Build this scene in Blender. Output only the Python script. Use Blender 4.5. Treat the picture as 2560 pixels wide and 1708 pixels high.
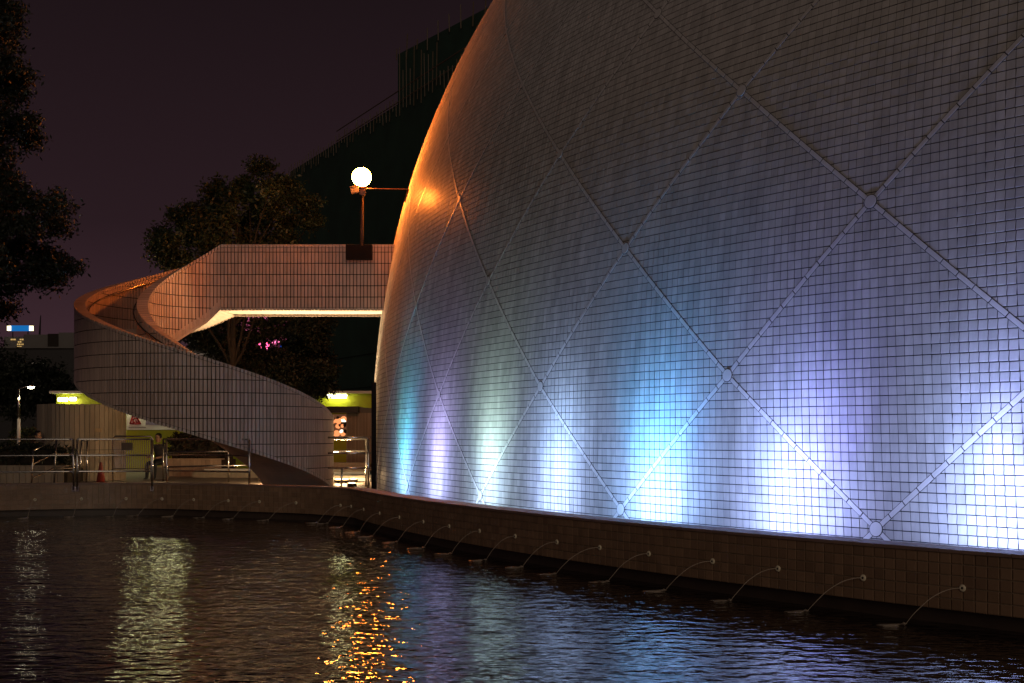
import bpy, bmesh, math, random
import numpy as np
from mathutils import Vector, Matrix, Euler
R_ = math.radians
rng = np.random.default_rng(7); random.seed(7)
scene = bpy.context.scene
for o in list(bpy.data.objects): bpy.data.objects.remove(o)
C = scene.collection

# ------------------------------------------------------------------ camera
EYE = 1.26; F = 3116.0; HY = 1085.0; S = 0.1          # metres, photo pixels, one dome tile
cam_d = bpy.data.cameras.new('camera'); cam = bpy.data.objects.new('camera', cam_d); C.objects.link(cam)
cam.location = (0, 0, EYE); cam.rotation_euler = (R_(90), 0, 0)
cam_d.sensor_width = 36; cam_d.lens = F/2560*36; cam_d.shift_y = (HY-854)/2560
cam_d.clip_start = 0.1; cam_d.clip_end = 3000
scene.camera = cam

# ------------------------------------------------------------------ night sky, city glow, exposure
world = bpy.data.worlds.new('World'); scene.world = world; world.use_nodes = True
wt = world.node_tree; wn = wt.nodes; wn.clear()
wo = wn.new('ShaderNodeOutputWorld'); wb = wn.new('ShaderNodeBackground')
tc = wn.new('ShaderNodeTexCoord'); sx = wn.new('ShaderNodeSeparateXYZ'); cr = wn.new('ShaderNodeValToRGB')
wt.links.new(tc.outputs['Generated'], sx.inputs[0]); wt.links.new(sx.outputs['Z'], cr.inputs[0])
wt.links.new(cr.outputs[0], wb.inputs['Color']); wt.links.new(wb.outputs[0], wo.inputs[0])
e = cr.color_ramp.elements
e[0].position = 0.0; e[0].color = (.058, .027, .036, 1)
e[1].position = 0.42; e[1].color = (.0070, .0045, .0054, 1)
m_ = e.new(0.16); m_.color = (.0215, .0108, .0140, 1)
wb.inputs['Strength'].default_value = 1.0

sun_d = bpy.data.lights.new('city_glow', 'SUN'); sun = bpy.data.objects.new('city_glow', sun_d); C.objects.link(sun)
sun_d.energy = 0.31; sun_d.angle = R_(35); sun_d.color = (1.0, .80, .61)
SUN_TO = Vector((math.sin(R_(4))*math.cos(R_(18)), -math.cos(R_(4))*math.cos(R_(18)), math.sin(R_(18))))
sun.rotation_euler = SUN_TO.to_track_quat('Z', 'Y').to_euler(); sun.location = (20, -20, 20)

vs = scene.view_settings
vs.view_transform = 'Standard'; vs.look = 'None'; vs.exposure = 0; vs.gamma = 1; vs.use_curve_mapping = False
scene.render.engine = 'CYCLES'
cy = scene.cycles
cy.use_denoising = True; cy.max_bounces = 6; cy.diffuse_bounces = 3; cy.glossy_bounces = 4; cy.transmission_bounces = 4
cy.sample_clamp_indirect = 4; cy.caustics_reflective = False; cy.caustics_refractive = False

# ------------------------------------------------------------------ helpers
def at(px, py, Z):
    """photo pixel at depth Z (metres) -> world point"""
    return Vector(((px-1280)*Z/F, Z, EYE + (HY-py)*Z/F))
def atz(px, z, Z): return Vector(((px-1280)*Z/F, Z, z))
def scr(p):
    return 1280 + F*p[0]/p[1], HY - F*(p[2]-EYE)/p[1]

def tag(o, label=None, cat=None, group=None, kind=None):
    if label: o['label'] = label
    if cat: o['category'] = cat
    if group: o['group'] = group
    if kind: o['kind'] = kind
    return o
def empty(name, loc=(0,0,0)):
    o = bpy.data.objects.new(name, None); C.objects.link(o); o.location = loc; o.empty_display_size = .2
    return o
def par(o, p):
    if p is not None:
        o.parent = p
        o.matrix_parent_inverse = Matrix.Translation(-Vector(p.location)) if p.parent is None else Matrix.Identity(4)
    return o
def mobj(name, me, mat, parent=None):
    o = bpy.data.objects.new(name, me); C.objects.link(o)
    if mat is not None and len(me.materials) == 0: me.materials.append(mat)
    return par(o, parent)
def from_py(name, V, Fc, mat, parent=None, smooth=False):
    me = bpy.data.meshes.new(name); me.from_pydata([tuple(v) for v in V], [], Fc); me.update()
    me.polygons.foreach_set('use_smooth', [bool(smooth)]*len(me.polygons))
    return mobj(name, me, mat, parent)

class MB:
    """collects simple solids, then links them as one mesh"""
    def __init__(s): s.V = []; s.F = []
    def add(s, V, Fc):
        n = len(s.V); s.V += [tuple(v) for v in V]; s.F += [tuple(i+n for i in f) for f in Fc]; return s
    def box(s, c, d, rz=0, rx=0, ry=0):
        M = Euler((rx, ry, rz)).to_matrix(); c = Vector(c)
        vs_ = [c + M @ Vector((x*d[0]/2, y*d[1]/2, z*d[2]/2)) for x in (-1,1) for y in (-1,1) for z in (-1,1)]
        return s.add(vs_, [(0,1,3,2),(4,6,7,5),(0,4,5,1),(2,3,7,6),(0,2,6,4),(1,5,7,3)])
    def hexa(s, a, b):
        """a: four corners of one face, b: the opposite four"""
        return s.add(list(a)+list(b), [(3,2,1,0),(4,5,6,7),(0,1,5,4),(1,2,6,5),(2,3,7,6),(3,0,4,7)])
    def tube(s, pts, r, n=8, cap=True):
        pts = [Vector(p) for p in pts]; rr = r if isinstance(r, (list, tuple)) else [r]*len(pts)
        V = []; Fc = []; prev = None
        for i, p in enumerate(pts):
            t = (pts[min(i+1, len(pts)-1)] - pts[max(i-1, 0)])
            t = t.normalized() if t.length > 1e-9 else Vector((0,0,1))
            if prev is None:
                u = t.cross(Vector((0,0,1)));  u = t.cross(Vector((1,0,0))) if u.length < 1e-3 else u
            else: u = prev - t*prev.dot(t)
            u.normalize(); prev = u; w = t.cross(u)
            for k in range(n):
                a = 2*math.pi*k/n; V.append(p + (u*math.cos(a) + w*math.sin(a))*rr[i])
        for i in range(len(pts)-1):
            for k in range(n):
                Fc.append((i*n+k, i*n+(k+1)%n, (i+1)*n+(k+1)%n, (i+1)*n+k))
        if cap: Fc.append(tuple(range(n-1,-1,-1))); Fc.append(tuple(range((len(pts)-1)*n, len(pts)*n)))
        return s.add(V, Fc)
    def lathe(s, c, prof, n=20, axis=(0,0,1)):
        q = Vector((0,0,1)).rotation_difference(Vector(axis)); c = Vector(c); V = []; Fc = []
        for r, z in prof:
            for k in range(n):
                a = 2*math.pi*k/n; V.append(c + q @ Vector((r*math.cos(a), r*math.sin(a), z)))
        for i in range(len(prof)-1):
            for k in range(n): Fc.append((i*n+k, i*n+(k+1)%n, (i+1)*n+(k+1)%n, (i+1)*n+k))
        Fc.append(tuple(range(n-1,-1,-1))); Fc.append(tuple(range((len(prof)-1)*n, len(prof)*n)))
        return s.add(V, Fc)
    def build(s, name, mat, parent=None, smooth=False): return from_py(name, s.V, s.F, mat, parent, smooth)

# ------------------------------------------------------------------ materials
def mat(name, col=(.5,.5,.5), rough=.6, metal=0, tint=0, noise=None, bump=None, emit=None, spec=.5, streak=None, coat=None):
    m = bpy.data.materials.new(name); m.use_nodes = True; t = m.node_tree; N = t.nodes; L = t.links
    b = N['Principled BSDF']; b.inputs['Roughness'].default_value = rough; b.inputs['Metallic'].default_value = metal
    b.inputs['Specular IOR Level'].default_value = spec
    if coat: b.inputs['Coat Weight'].default_value = coat[0]; b.inputs['Coat Roughness'].default_value = coat[1]
    b.inputs['Base Color'].default_value = (*col, 1); last = None
    def mul(fac_out, lo, hi):
        nonlocal last
        mr = N.new('ShaderNodeMapRange'); mr.inputs['To Min'].default_value = lo; mr.inputs['To Max'].default_value = hi
        L.new(fac_out, mr.inputs['Value'])
        v = N.new('ShaderNodeVectorMath'); v.operation = 'SCALE'
        if last is None: v.inputs[0].default_value = col
        else: L.new(last, v.inputs[0])
        L.new(mr.outputs[0], v.inputs['Scale']); last = v.outputs[0]
    geo = N.new('ShaderNodeNewGeometry')
    if tint:
        a = N.new('ShaderNodeAttribute'); a.attribute_name = 'tint'; oi = N.new('ShaderNodeObjectInfo')
        ad = N.new('ShaderNodeMath'); ad.operation = 'ADD'; fr = N.new('ShaderNodeMath'); fr.operation = 'FRACT'
        L.new(a.outputs['Fac'], ad.inputs[0]); L.new(oi.outputs['Random'], ad.inputs[1]); L.new(ad.outputs[0], fr.inputs[0])
        mul(fr.outputs[0], 1-tint, 1+tint)
    if noise:
        sc_, amt = noise; n = N.new('ShaderNodeTexNoise'); n.inputs['Scale'].default_value = sc_; n.inputs['Detail'].default_value = 6
        L.new(geo.outputs['Position'], n.inputs['Vector']); mul(n.outputs['Fac'], 1-amt*1.4, 1+amt*1.4)
    if streak:                                   # run-off marks: noise stretched down the wall
        sc_, amt = streak; mp = N.new('ShaderNodeMapping'); mp.inputs['Scale'].default_value = (sc_, sc_, sc_*.07)
        n = N.new('ShaderNodeTexNoise'); n.inputs['Scale'].default_value = 1; n.inputs['Detail'].default_value = 5; n.inputs['Roughness'].default_value = .65
        L.new(geo.outputs['Position'], mp.inputs['Vector']); L.new(mp.outputs[0], n.inputs['Vector'])
        mul(n.outputs['Fac'], 1-amt*1.6, 1+amt*1.2)
        mr = N.new('ShaderNodeMapRange'); mr.inputs['To Min'].default_value = rough*.6; mr.inputs['To Max'].default_value = rough*1.4
        L.new(n.outputs['Fac'], mr.inputs['Value']); L.new(mr.outputs[0], b.inputs['Roughness'])
    if last is not None: L.new(last, b.inputs['Base Color'])
    if bump:
        sc_, st = bump; n = N.new('ShaderNodeTexNoise'); n.inputs['Scale'].default_value = sc_; n.inputs['Detail'].default_value = 5
        L.new(geo.outputs['Position'], n.inputs['Vector'])
        bp = N.new('ShaderNodeBump'); bp.inputs['Strength'].default_value = st; bp.inputs['Distance'].default_value = .02
        L.new(n.outputs['Fac'], bp.inputs['Height']); L.new(bp.outputs[0], b.inputs['Normal'])
    if emit:
        c, st = emit; b.inputs['Emission Color'].default_value = (*c, 1); b.inputs['Emission Strength'].default_value = st
    return m
M = {}
M['dome_tile'] = mat('dome_tile', (.58,.57,.555), .50, tint=.10, streak=(5, .32), bump=(26, .04), spec=.01, coat=(.022, .15))
M['grout'] = mat('dark_grout', (.022,.023,.027), .9)
M['band'] = mat('band_tile', (.68,.67,.66), .42, tint=.05, streak=(5, .12), spec=.35, coat=(.08, .12))
M['stair_tile'] = mat('stair_tile', (.54,.40,.33), .40, tint=.13, noise=(1.1, .14), streak=(6, .16), bump=(30, .08))
M['stair_grout'] = mat('stair_grout', (.035,.026,.02), .9)
M['coping_tile'] = mat('coping_tile', (.50,.40,.345), .42, tint=.12, noise=(2, .15))
M['soffit'] = mat('soffit_paint', (.74,.68,.58), .7, noise=(1.2, .06))
M['plaster'] = mat('rough_plaster', (.56,.47,.41), .85, noise=(2.5, .18), bump=(40, .25))
M['pool_tile'] = mat('pool_wall_tile', (.265,.165,.10), .42, tint=.16, noise=(3, .2), bump=(35, .15))
M['pool_grout'] = mat('pool_grout', (.34,.26,.175), .9, noise=(4, .3))
M['pool_coping'] = mat('pool_coping', (.26,.17,.135), .5, tint=.12, noise=(4, .2), bump=(50, .2))
M['wet_concrete'] = mat('wet_concrete', (.055,.038,.028), .5, noise=(5, .3))
M['steel'] = mat('stainless_steel', (.62,.60,.57), .22, metal=1)
M['dark_steel'] = mat('dark_painted_steel', (.012,.008,.007), .75, spec=.15)
M['rust_steel'] = mat('brown_painted_steel', (.04,.018,.012), .4)
M['paving'] = mat('plaza_paving', (.26,.205,.165), .6, noise=(3, .25), bump=(60, .2))
M['asphalt'] = mat('dark_ground', (.05,.045,.04), .85, noise=(1, .3))
M['wood'] = mat('weathered_plank', (.40,.33,.25), .65, tint=.18, streak=(14, .25))
M['green_paint'] = mat('lime_wall_paint', (.42,.46,.012), .6, noise=(2, .06))
M['white_paint'] = mat('white_paint', (.75,.74,.70), .5, noise=(3, .06))
M['black'] = mat('black_paint', (.015,.013,.012), .5)
M['net'] = mat('green_scaffold_net', (.017,.050,.034), .9, noise=(.6, .4))
M['bamboo'] = mat('bamboo', (.13,.10,.065), .6, noise=(5, .2))
M['concrete'] = mat('city_concrete', (.16,.15,.14), .8, noise=(.3, .2))
M['dark_glass'] = mat('dark_window_glass', (.012,.013,.015), .12)
M['leaf'] = mat('leaf', (.024,.036,.012), .55, tint=.45)
M['leaf_dark'] = mat('leaf_dark', (.013,.018,.008), .6, tint=.45)
M['bark'] = mat('bark', (.024,.018,.013), .9, noise=(8, .35), bump=(20, .6))
M['soil'] = mat('soil', (.03,.022,.015), .9, noise=(8, .3))
M['red'] = mat('red_plastic', (.22,.03,.02), .45)
M['logo_red'] = mat('logo_red', (.42,.03,.035), .5)
M['cloth_dark'] = mat('dark_cloth', (.02,.02,.025), .85)
M['cloth_grey'] = mat('grey_cloth', (.07,.06,.06), .85)
M['skin'] = mat('skin', (.42,.24,.16), .5)
M['hair'] = mat('black_hair', (.008,.007,.006), .5)
M['nozzle'] = mat('cream_nozzle', (.85,.76,.55), .4, noise=(30, .1))
M['globe'] = mat('globe_glass', (.9,.8,.6), .3, emit=((1.0,.215,.024), 440))
M['tube'] = mat('fluorescent_tube', (.9,.9,.8), .3, emit=((1.0,.95,.50), 20))
M['street_led'] = mat('street_lamp_lens', (.9,.9,.8), .3, emit=((1.0,.92,.60), 26))
M['ground_lens'] = mat('uplight_lens', (.9,.8,.6), .3, emit=((1.0,.62,.22), 18))
M['blue_sign'] = mat('blue_sign_face', (.02,.1,.3), .4, emit=((.0,.13,.42), 1.0))
M['warm_bulb'] = mat('warm_sign_bulb', (.9,.8,.6), .4, emit=((1.0,.88,.48), 3.0))
M['warm_window'] = mat('lit_window', (.5,.4,.2), .4, emit=((1.0,.62,.20), .55))
M['pink_sign'] = mat('pink_neon', (.8,.1,.3), .4, emit=((1.0,.10,.28), 4.5))
M['cyan_sign'] = mat('cyan_neon', (.5,.9,.8), .4, emit=((.45,1.0,.82), 2.2))
M['blue_led'] = mat('blue_led', (.1,.2,.8), .4, emit=((.0,.10,.9), 1.2))
M['shop'] = mat('glowing_goods', (.3,.12,.06), .5, noise=(2.5, .5), emit=((1.0,.34,.12), 1.1))  # goods given their own glow in place of light inside the shop
M['shop_back'] = mat('shop_interior', (.10,.045,.025), .6, noise=(6, .5), emit=((1.0,.40,.18), .10))  # window back, faint glow put in so the interior looks lit
M['shop_white'] = mat('glowing_pale_goods', (.9,.9,.9), .5, emit=((1.0,.86,.66), 2.2))  # pale goods, not a lamp; their brightness is added as emission
M['led_lens'] = mat('floodlight_lens', (.6,.65,.8), .2)
M['purple_panel'] = mat('faded_purple_print', (.24,.20,.30), .6, noise=(6, .2))

# water jets: thin, clear, a little milky
m = bpy.data.materials.new('jet_water'); m.use_nodes = True; b = m.node_tree.nodes['Principled BSDF']
b.inputs['Base Color'].default_value = (.75,.62,.5,1); b.inputs['Roughness'].default_value = .15
b.inputs['Alpha'].default_value = .45; b.inputs['IOR'].default_value = 1.33
M['jet'] = m
# pool water: dark, wind-rippled
m = bpy.data.materials.new('pool_water'); m.use_nodes = True; t = m.node_tree; N = t.nodes; L = t.links
b = N['Principled BSDF']; b.inputs['Base Color'].default_value = (.0075,.0055,.0045,1)
b.inputs['Roughness'].default_value = .035; b.inputs['IOR'].default_value = 2.2; b.inputs['Specular IOR Level'].default_value = .5
geo = N.new('ShaderNodeNewGeometry')
def wave(scale, sy, detail, rot=0):
    mp = N.new('ShaderNodeMapping'); mp.inputs['Scale'].default_value = (scale*.80, scale*sy, scale); mp.inputs['Rotation'].default_value = (0,0,rot*.4)
    n = N.new('ShaderNodeTexNoise'); n.inputs['Scale'].default_value = 1; n.inputs['Detail'].default_value = detail; n.inputs['Roughness'].default_value = .55
    L.new(geo.outputs['Position'], mp.inputs[0]); L.new(mp.outputs[0], n.inputs['Vector']); return n.outputs['Fac']
def bump(h, st, dist, prev=None):
    bp = N.new('ShaderNodeBump'); bp.inputs['Strength'].default_value = st; bp.inputs['Distance'].default_value = dist
    L.new(h, bp.inputs['Height'])
    if prev: L.new(prev, bp.inputs['Normal'])
    return bp.outputs[0]
n1 = bump(wave(5.4, 1.2, 1.5, .25), 1.0, .022)
n2 = bump(wave(8.5, 1.3, 1.5, -.2), 1.0, .0118, n1)
n3 = bump(wave(24, 1.4, 2, .5), 1.0, .0018, n2)
L.new(n3, b.inputs['Normal'])
M['water'] = m

# ------------------------------------------------------------------ tile fields
def tile_stuff(name, T, mt, parent, thick):
    """T: list of (4 corners, normal); one joined mesh of bevel-less tiles with open backs"""
    if not len(T): return None
    P = np.array([t[0] for t in T], float); Nn = np.array([t[1] for t in T], float)
    n = len(P); top = P + Nn[:,None,:]*thick + Nn[:,None,:]*rng.uniform(-.0013,.0013,(n,4,1)); bot = P - Nn[:,None,:]*.001
    V = np.concatenate([top, bot], 1).reshape(-1, 3)
    f = np.array([(0,1,2,3),(0,4,5,1),(1,5,6,2),(2,6,7,3),(3,7,4,0)])
    Fc = (f[None] + (np.arange(n)*8)[:,None,None]).reshape(-1, 4)
    me = bpy.data.meshes.new(name); me.vertices.add(len(V)); me.vertices.foreach_set('co', V.ravel())
    me.loops.add(Fc.size); me.loops.foreach_set('vertex_index', Fc.ravel().astype(np.int32))
    me.polygons.add(len(Fc)); me.polygons.foreach_set('loop_start', (np.arange(len(Fc))*4).astype(np.int32))
    me.polygons.foreach_set('loop_total', np.full(len(Fc), 4, np.int32)); me.polygons.foreach_set('use_smooth', [False]*len(Fc)); me.update(calc_edges=True); me.validate()
    a = me.attributes.new('tint', 'FLOAT', 'FACE')
    if len(me.polygons) == len(Fc): a.data.foreach_set('value', np.repeat(rng.random(n), 5).astype(np.float32))
    o = mobj(name, me, mt, parent); o['kind'] = 'stuff'; return o
_unit = {}
def unit_tile(mt):
    if mt.name not in _unit:
        me = bpy.data.meshes.new('tile'); h = .5; g = .5-.06
        V = [(-g,-g,1),(g,-g,1),(g,g,1),(-g,g,1),(-h,-h,.8),(h,-h,.8),(h,h,.8),(-h,h,.8),(-h,-h,0),(h,-h,0),(h,h,0),(-h,h,0)]
        me.from_pydata(V, [], [(0,1,2,3)] + [(i+4,(i+1)%4+4,(i+1)%4,i) for i in range(4)] + [(i+8,(i+1)%4+8,(i+1)%4+4,i+4) for i in range(4)]); me.update()
        me.materials.append(mt); _unit[mt.name] = me
    return _unit[mt.name]
def tile_single(name, corners, nrm, mt, parent, thick):
    P = [Vector(c) for c in corners]; n = Vector(nrm).normalized()
    n = (n + Vector(rng.uniform(-.008,.008,3))).normalized()
    u = ((P[1]-P[0]) + (P[2]-P[3])); v = ((P[3]-P[0]) + (P[2]-P[1]))
    if v.length > u.length*1.6: u, v = v, u              # long pieces keep their length direction
    w = u.length/2; h = v.length/2
    u = (u - n*u.dot(n)).normalized(); v2 = n.cross(u); c = (P[0]+P[1]+P[2]+P[3])/4
    o = bpy.data.objects.new(name, unit_tile(mt)); C.objects.link(o); par(o, parent)
    Mx = Matrix(((u.x*w, v2.x*h, n.x*thick, c.x), (u.y*w, v2.y*h, n.y*thick, c.y), (u.z*w, v2.z*h, n.z*thick, c.z), (0,0,0,1)))
    o.matrix_basis = Mx
    return o
def in_frame(P, margin=0):
    x, y = scr(P); return -margin < x < 2560+margin and -margin < y < 1708+margin
def lay_tiles(T, mt, parent, thick, name='tile', stuff_name='tile_field', cap=298, full=None):
    """the tiles that show largest become objects, the rest one field"""
    A = []
    for i, (P, n) in enumerate(T):
        c = np.mean(P, 0)
        ok = c[1] > 1 and in_frame(c, -6) and np.dot(n, np.array((0,0,EYE)) - c) > 0 and (full is None or full[i])
        if not ok: A.append(0); continue
        q = [scr(p) for p in P]
        A.append(abs(sum(q[k][0]*q[(k+1)%4][1] - q[(k+1)%4][0]*q[k][1] for k in range(4)))/2)
    order = np.argsort(-np.array(A)); pick = [i for i in order[:cap] if A[i] > 60]; ps = set(pick)
    for i in pick: tile_single(name, T[i][0], T[i][1], mt, parent, thick)
    tile_stuff(stuff_name, [T[i] for i in range(len(T)) if i not in ps], mt, parent, thick)

# ------------------------------------------------------------------ ground, pool
DC = (311.6*S, 341.8*S)                      # dome centre at its base
WR = 358.8*S                                 # radius of the pool wall face
def ring(r, az): return np.array((DC[0] + r*math.sin(az), DC[1] - r*math.cos(az)))
LEFT = [(-32.6,233.5),(-36.5,238.4),(-42,242.6),(-49.7,246.2),(-57,250),(-65.4,254.4),(-72.8,257.4),(-79.8,258),(-89,256.6),(-97,253.8),(-108,249),(-125,240),(-150,224)]
AZ0 = -1.263; AZ1 = -.60
def smooth_path():
    pts = []
    n = 170
    for i in range(n): pts.append(ring(WR, AZ1 + (AZ0-AZ1)*i/(n-1)))
    pts += [np.array(p)*S for p in LEFT]
    P = np.array(pts)
    # resample evenly at tile pitch, rounding the corner a little
    d = np.r_[0, np.cumsum(np.hypot(*np.diff(P, axis=0).T))]; step = .112; s = np.arange(0, d[-1], step)
    Q = np.c_[np.interp(s, d, P[:,0]), np.interp(s, d, P[:,1])]
    for _ in range(14): Q[1:-1] = (Q[:-2] + 2*Q[1:-1] + Q[2:])/4
    return Q
WP = smooth_path()
tg = np.gradient(WP, axis=0); tg /= np.hypot(tg[:,0], tg[:,1])[:,None]
WN = np.c_[-tg[:,1]*-1, tg[:,0]*-1]          # towards the pool
if np.dot(WN[10], -WP[10] + np.array((0, 0))) < 0: WN = -WN
Z_COP = EYE - 1.01; Z_WAT = EYE - 1.68; Z_SK = EYE - 1.545
# ground sheet with the pool left out: plaza behind the wall line, reaching the horizon
inn = WP - WN*.34
far = [(-1500,-200), (-1500, 2500), (1800, 2500), (1800, -200)]
gv = [(p[0], p[1], 0) for p in inn]; n0 = len(gv)
me = bpy.data.meshes.new('plaza_ground'); bm = bmesh.new()
vv = [bm.verts.new(v) for v in gv] + [bm.verts.new((x, y, 0)) for x, y in ((-1500, inn[-1][1]-1), (-1500, 2500), (1800, 2500), (1800, inn[0][1]-1))]
fc = bm.faces.new(vv); bmesh.ops.triangulate(bm, faces=[fc]); bm.normal_update()
for f_ in bm.faces:
    if f_.normal.z < 0: f_.normal_flip()
bm.to_mesh(me); bm.free()
tag(mobj('plaza_ground', me, M['paving']), 'dark paved plaza behind the pool wall', kind='structure')
# pool basin floor and water
from_pool = [(-30,-12,Z_WAT-.6),(32,-12,Z_WAT-.6),(32,40,Z_WAT-.6),(-30,40,Z_WAT-.6)]
tag(from_py('pool_floor', from_pool, [(0,1,2,3)], M['wet_concrete']), 'dark floor of the shallow pool', kind='structure')
nx, ny = 150, 190
xs = np.linspace(-17, 13, nx); ys = np.linspace(2, 28, ny); X, Y = np.meshgrid(xs, ys)
from mathutils import noise as mn
Zw = np.array([[mn.noise(Vector((x*1.3, y*1.6, 3)))*.007 + mn.noise(Vector((x*2.9, y*3.3, 9)))*.0035 for x in xs] for y in ys]) + Z_WAT
V = np.c_[X.ravel(), Y.ravel(), Zw.ravel()]
idx = np.arange(nx*ny).reshape(ny, nx)
Fc = np.c_[idx[:-1,:-1].ravel(), idx[:-1,1:].ravel(), idx[1:,1:].ravel(), idx[1:,:-1].ravel()].tolist()
tag(from_py('pool_water', V, Fc, M['water'], smooth=True), 'dark rippled pool water reflecting the coloured lights', kind='structure')

# ------------------------------------------------------------------ pool wall
pw = empty('pool_wall', (WP[40][0], WP[40][1], 0))
tag(pw, 'low brown tiled pool wall curving round the dome with a row of water spouts', 'wall')
mb = MB()
for i in range(len(WP)-1):
    a, b_ = WP[i], WP[i+1]; ia, ib = a - WN[i]*.30, b_ - WN[i+1]*.30
    ca, cb = a - WN[i]*.012, b_ - WN[i+1]*.012
    mb.hexa([(*ca, Z_SK), (*cb, Z_SK), (*ib, Z_SK), (*ia, Z_SK)], [(*ca, Z_COP-.03), (*cb, Z_COP-.03), (*ib, Z_COP-.03), (*ia, Z_COP-.03)])
mb.build('core', M['pool_grout'], pw)
mb = MB()
for i in range(len(WP)-1):
    a, b_ = WP[i] - WN[i]*.10, WP[i+1] - WN[i+1]*.10; ia, ib = WP[i] - WN[i]*.3, WP[i+1] - WN[i+1]*.3
    mb.hexa([(*a, Z_WAT-.6), (*b_, Z_WAT-.6), (*ib, Z_WAT-.6), (*ia, Z_WAT-.6)], [(*a, Z_SK+.001), (*b_, Z_SK+.001), (*ib, Z_SK+.001), (*ia, Z_SK+.001)])
mb.build('plinth', M['wet_concrete'], pw)
T = []; g = .0045
rows = [Z_SK, Z_SK+.102, Z_SK+.204, Z_SK+.306, Z_SK+.408, Z_COP-.034]
for i in range(len(WP)-1):
    a, b_ = WP[i], WP[i+1]; d = (b_-a)/np.hypot(*(b_-a)); n = np.array((*(WN[i]+WN[i+1]), 0)); n /= np.linalg.norm(n)
    p, q = a + d*g - WN[i]*.010, b_ - d*g - WN[i+1]*.010
    sgn = np.cross(np.array((*d, 0)), np.array((0,0,1)))@n
    if sgn < 0: p, q = q, p
    for r in range(len(rows)-1):
        T.append((np.array([(*p, rows[r]+g), (*q, rows[r]+g), (*q, rows[r+1]-g), (*p, rows[r+1]-g)]), n))
lay_tiles(T, M['pool_tile'], pw, .012)
mb = None
for i in range(0, len(WP)-2, 2):             # coping slabs
    k = MB(); d = (WP[i+2]-WP[i]); d = d/np.hypot(*d)*.003
    o1, o2 = WP[i] + WN[i]*.018 + d, WP[i+2] + WN[i+2]*.018 - d; i1, i2 = WP[i] - WN[i]*.345 + d, WP[i+2] - WN[i+2]*.345 - d
    dz = rng.uniform(-.0012, .0012)
    k.hexa([(*o1, Z_COP-.030), (*o2, Z_COP-.030), (*i2, Z_COP-.030), (*i1, Z_COP-.030)], [(*o1, Z_COP+dz), (*o2, Z_COP+dz), (*i2, Z_COP+dz), (*i1, Z_COP+dz)])
    k.build('coping_slab', M['pool_coping'], pw)
# spouts and their jets
NOZ = [2394,2157,1953,1777,1627,1500,1388,1286,1200,1122,1056,1000,951,911,878,851,741,650,567,481,405,315,197,84]
Z_N = EYE - 1.34
side = ['nearest the right edge of the picture', 'second from the right edge of the picture']
ords = ['first','second','third','fourth','fifth','sixth','seventh','eighth','ninth','tenth','eleventh','twelfth','thirteenth','fourteenth','fifteenth','sixteenth','seventeenth','eighteenth','nineteenth','twentieth','twenty-first','twenty-second','twenty-third','twenty-fourth']
px = np.array([scr((p[0], p[1], Z_N))[0] for p in WP])
for k, x in enumerate(NOZ):
    i = int(np.argmin(np.abs(px - x))); p = Vector((*WP[i], Z_N)); n = Vector((*WN[i], 0))
    mb = MB(); mb.lathe(p, [(.030,.0),(.033,.006),(.031,.012),(.020,.017),(.011,.018),(.010,.010)], 16, n)
    nz = mb.build('spout', M['nozzle'], pw, True)
    MB().lathe(p, [(.0098,.0095),(.0096,.0192),(.002,.0194)], 10, n).build('spout_hole', M['black'], nz)
    v0 = 1.9 + random.uniform(-.3,.25); pts = []; rr = []
    nd = n; tl = Vector((*tg[i], 0)); n = (n*.55 + tl*.83 if k < 21 else n*.9 + tl*.3).normalized()
    drift = Vector((-tg[i][0]*random.uniform(-.05,.1), -tg[i][1]*random.uniform(-.05,.1), 0))
    T_ = math.sqrt(2*(Z_N-Z_WAT+.012)/9.81)
    for q in range(13):
        tt = T_*q/12; jit = .004*q/12
        pts.append(p + n*(.012+v0*tt) + drift*tt*2 + Vector((random.uniform(-jit,jit), random.uniform(-jit,jit), -4.905*tt*tt)))
        rr.append(.0050*(1-.35*q/12)*random.uniform(.8,1.2))
    j = MB().tube(pts, rr, 6)
    jo = j.build('water_jet', M['jet'], None, True)
    tag(jo, f'thin arc of water from the {ords[k]} spout counted from the right', 'water jet', 'water jets along the pool wall')
    e_ = pts[-1]; V_ = [(e_.x, e_.y, Z_WAT+.03)]; F_ = []; na_ = 14
    for ring_, (rd, hz) in enumerate(((.02,.010),(.04,.012),(.06,.008),(.09,-.02))):
        for q in range(na_):
            a = 6.2832*q/na_; d_ = rd*random.uniform(.6,1.4); V_.append((e_.x+math.cos(a)*d_*1.5-.05*ring_, e_.y+math.sin(a)*d_*.8, Z_WAT+hz*random.uniform(.4,1.3)))
    for q in range(na_):
        F_.append((0, 1+q, 1+(q+1)%na_))
        for ring_ in range(3): b0 = 1+ring_*na_; F_.append((b0+q, b0+na_+q, b0+na_+(q+1)%na_, b0+(q+1)%na_))
    from_py('splash', V_, F_, M['jet'], jo, True)

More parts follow.
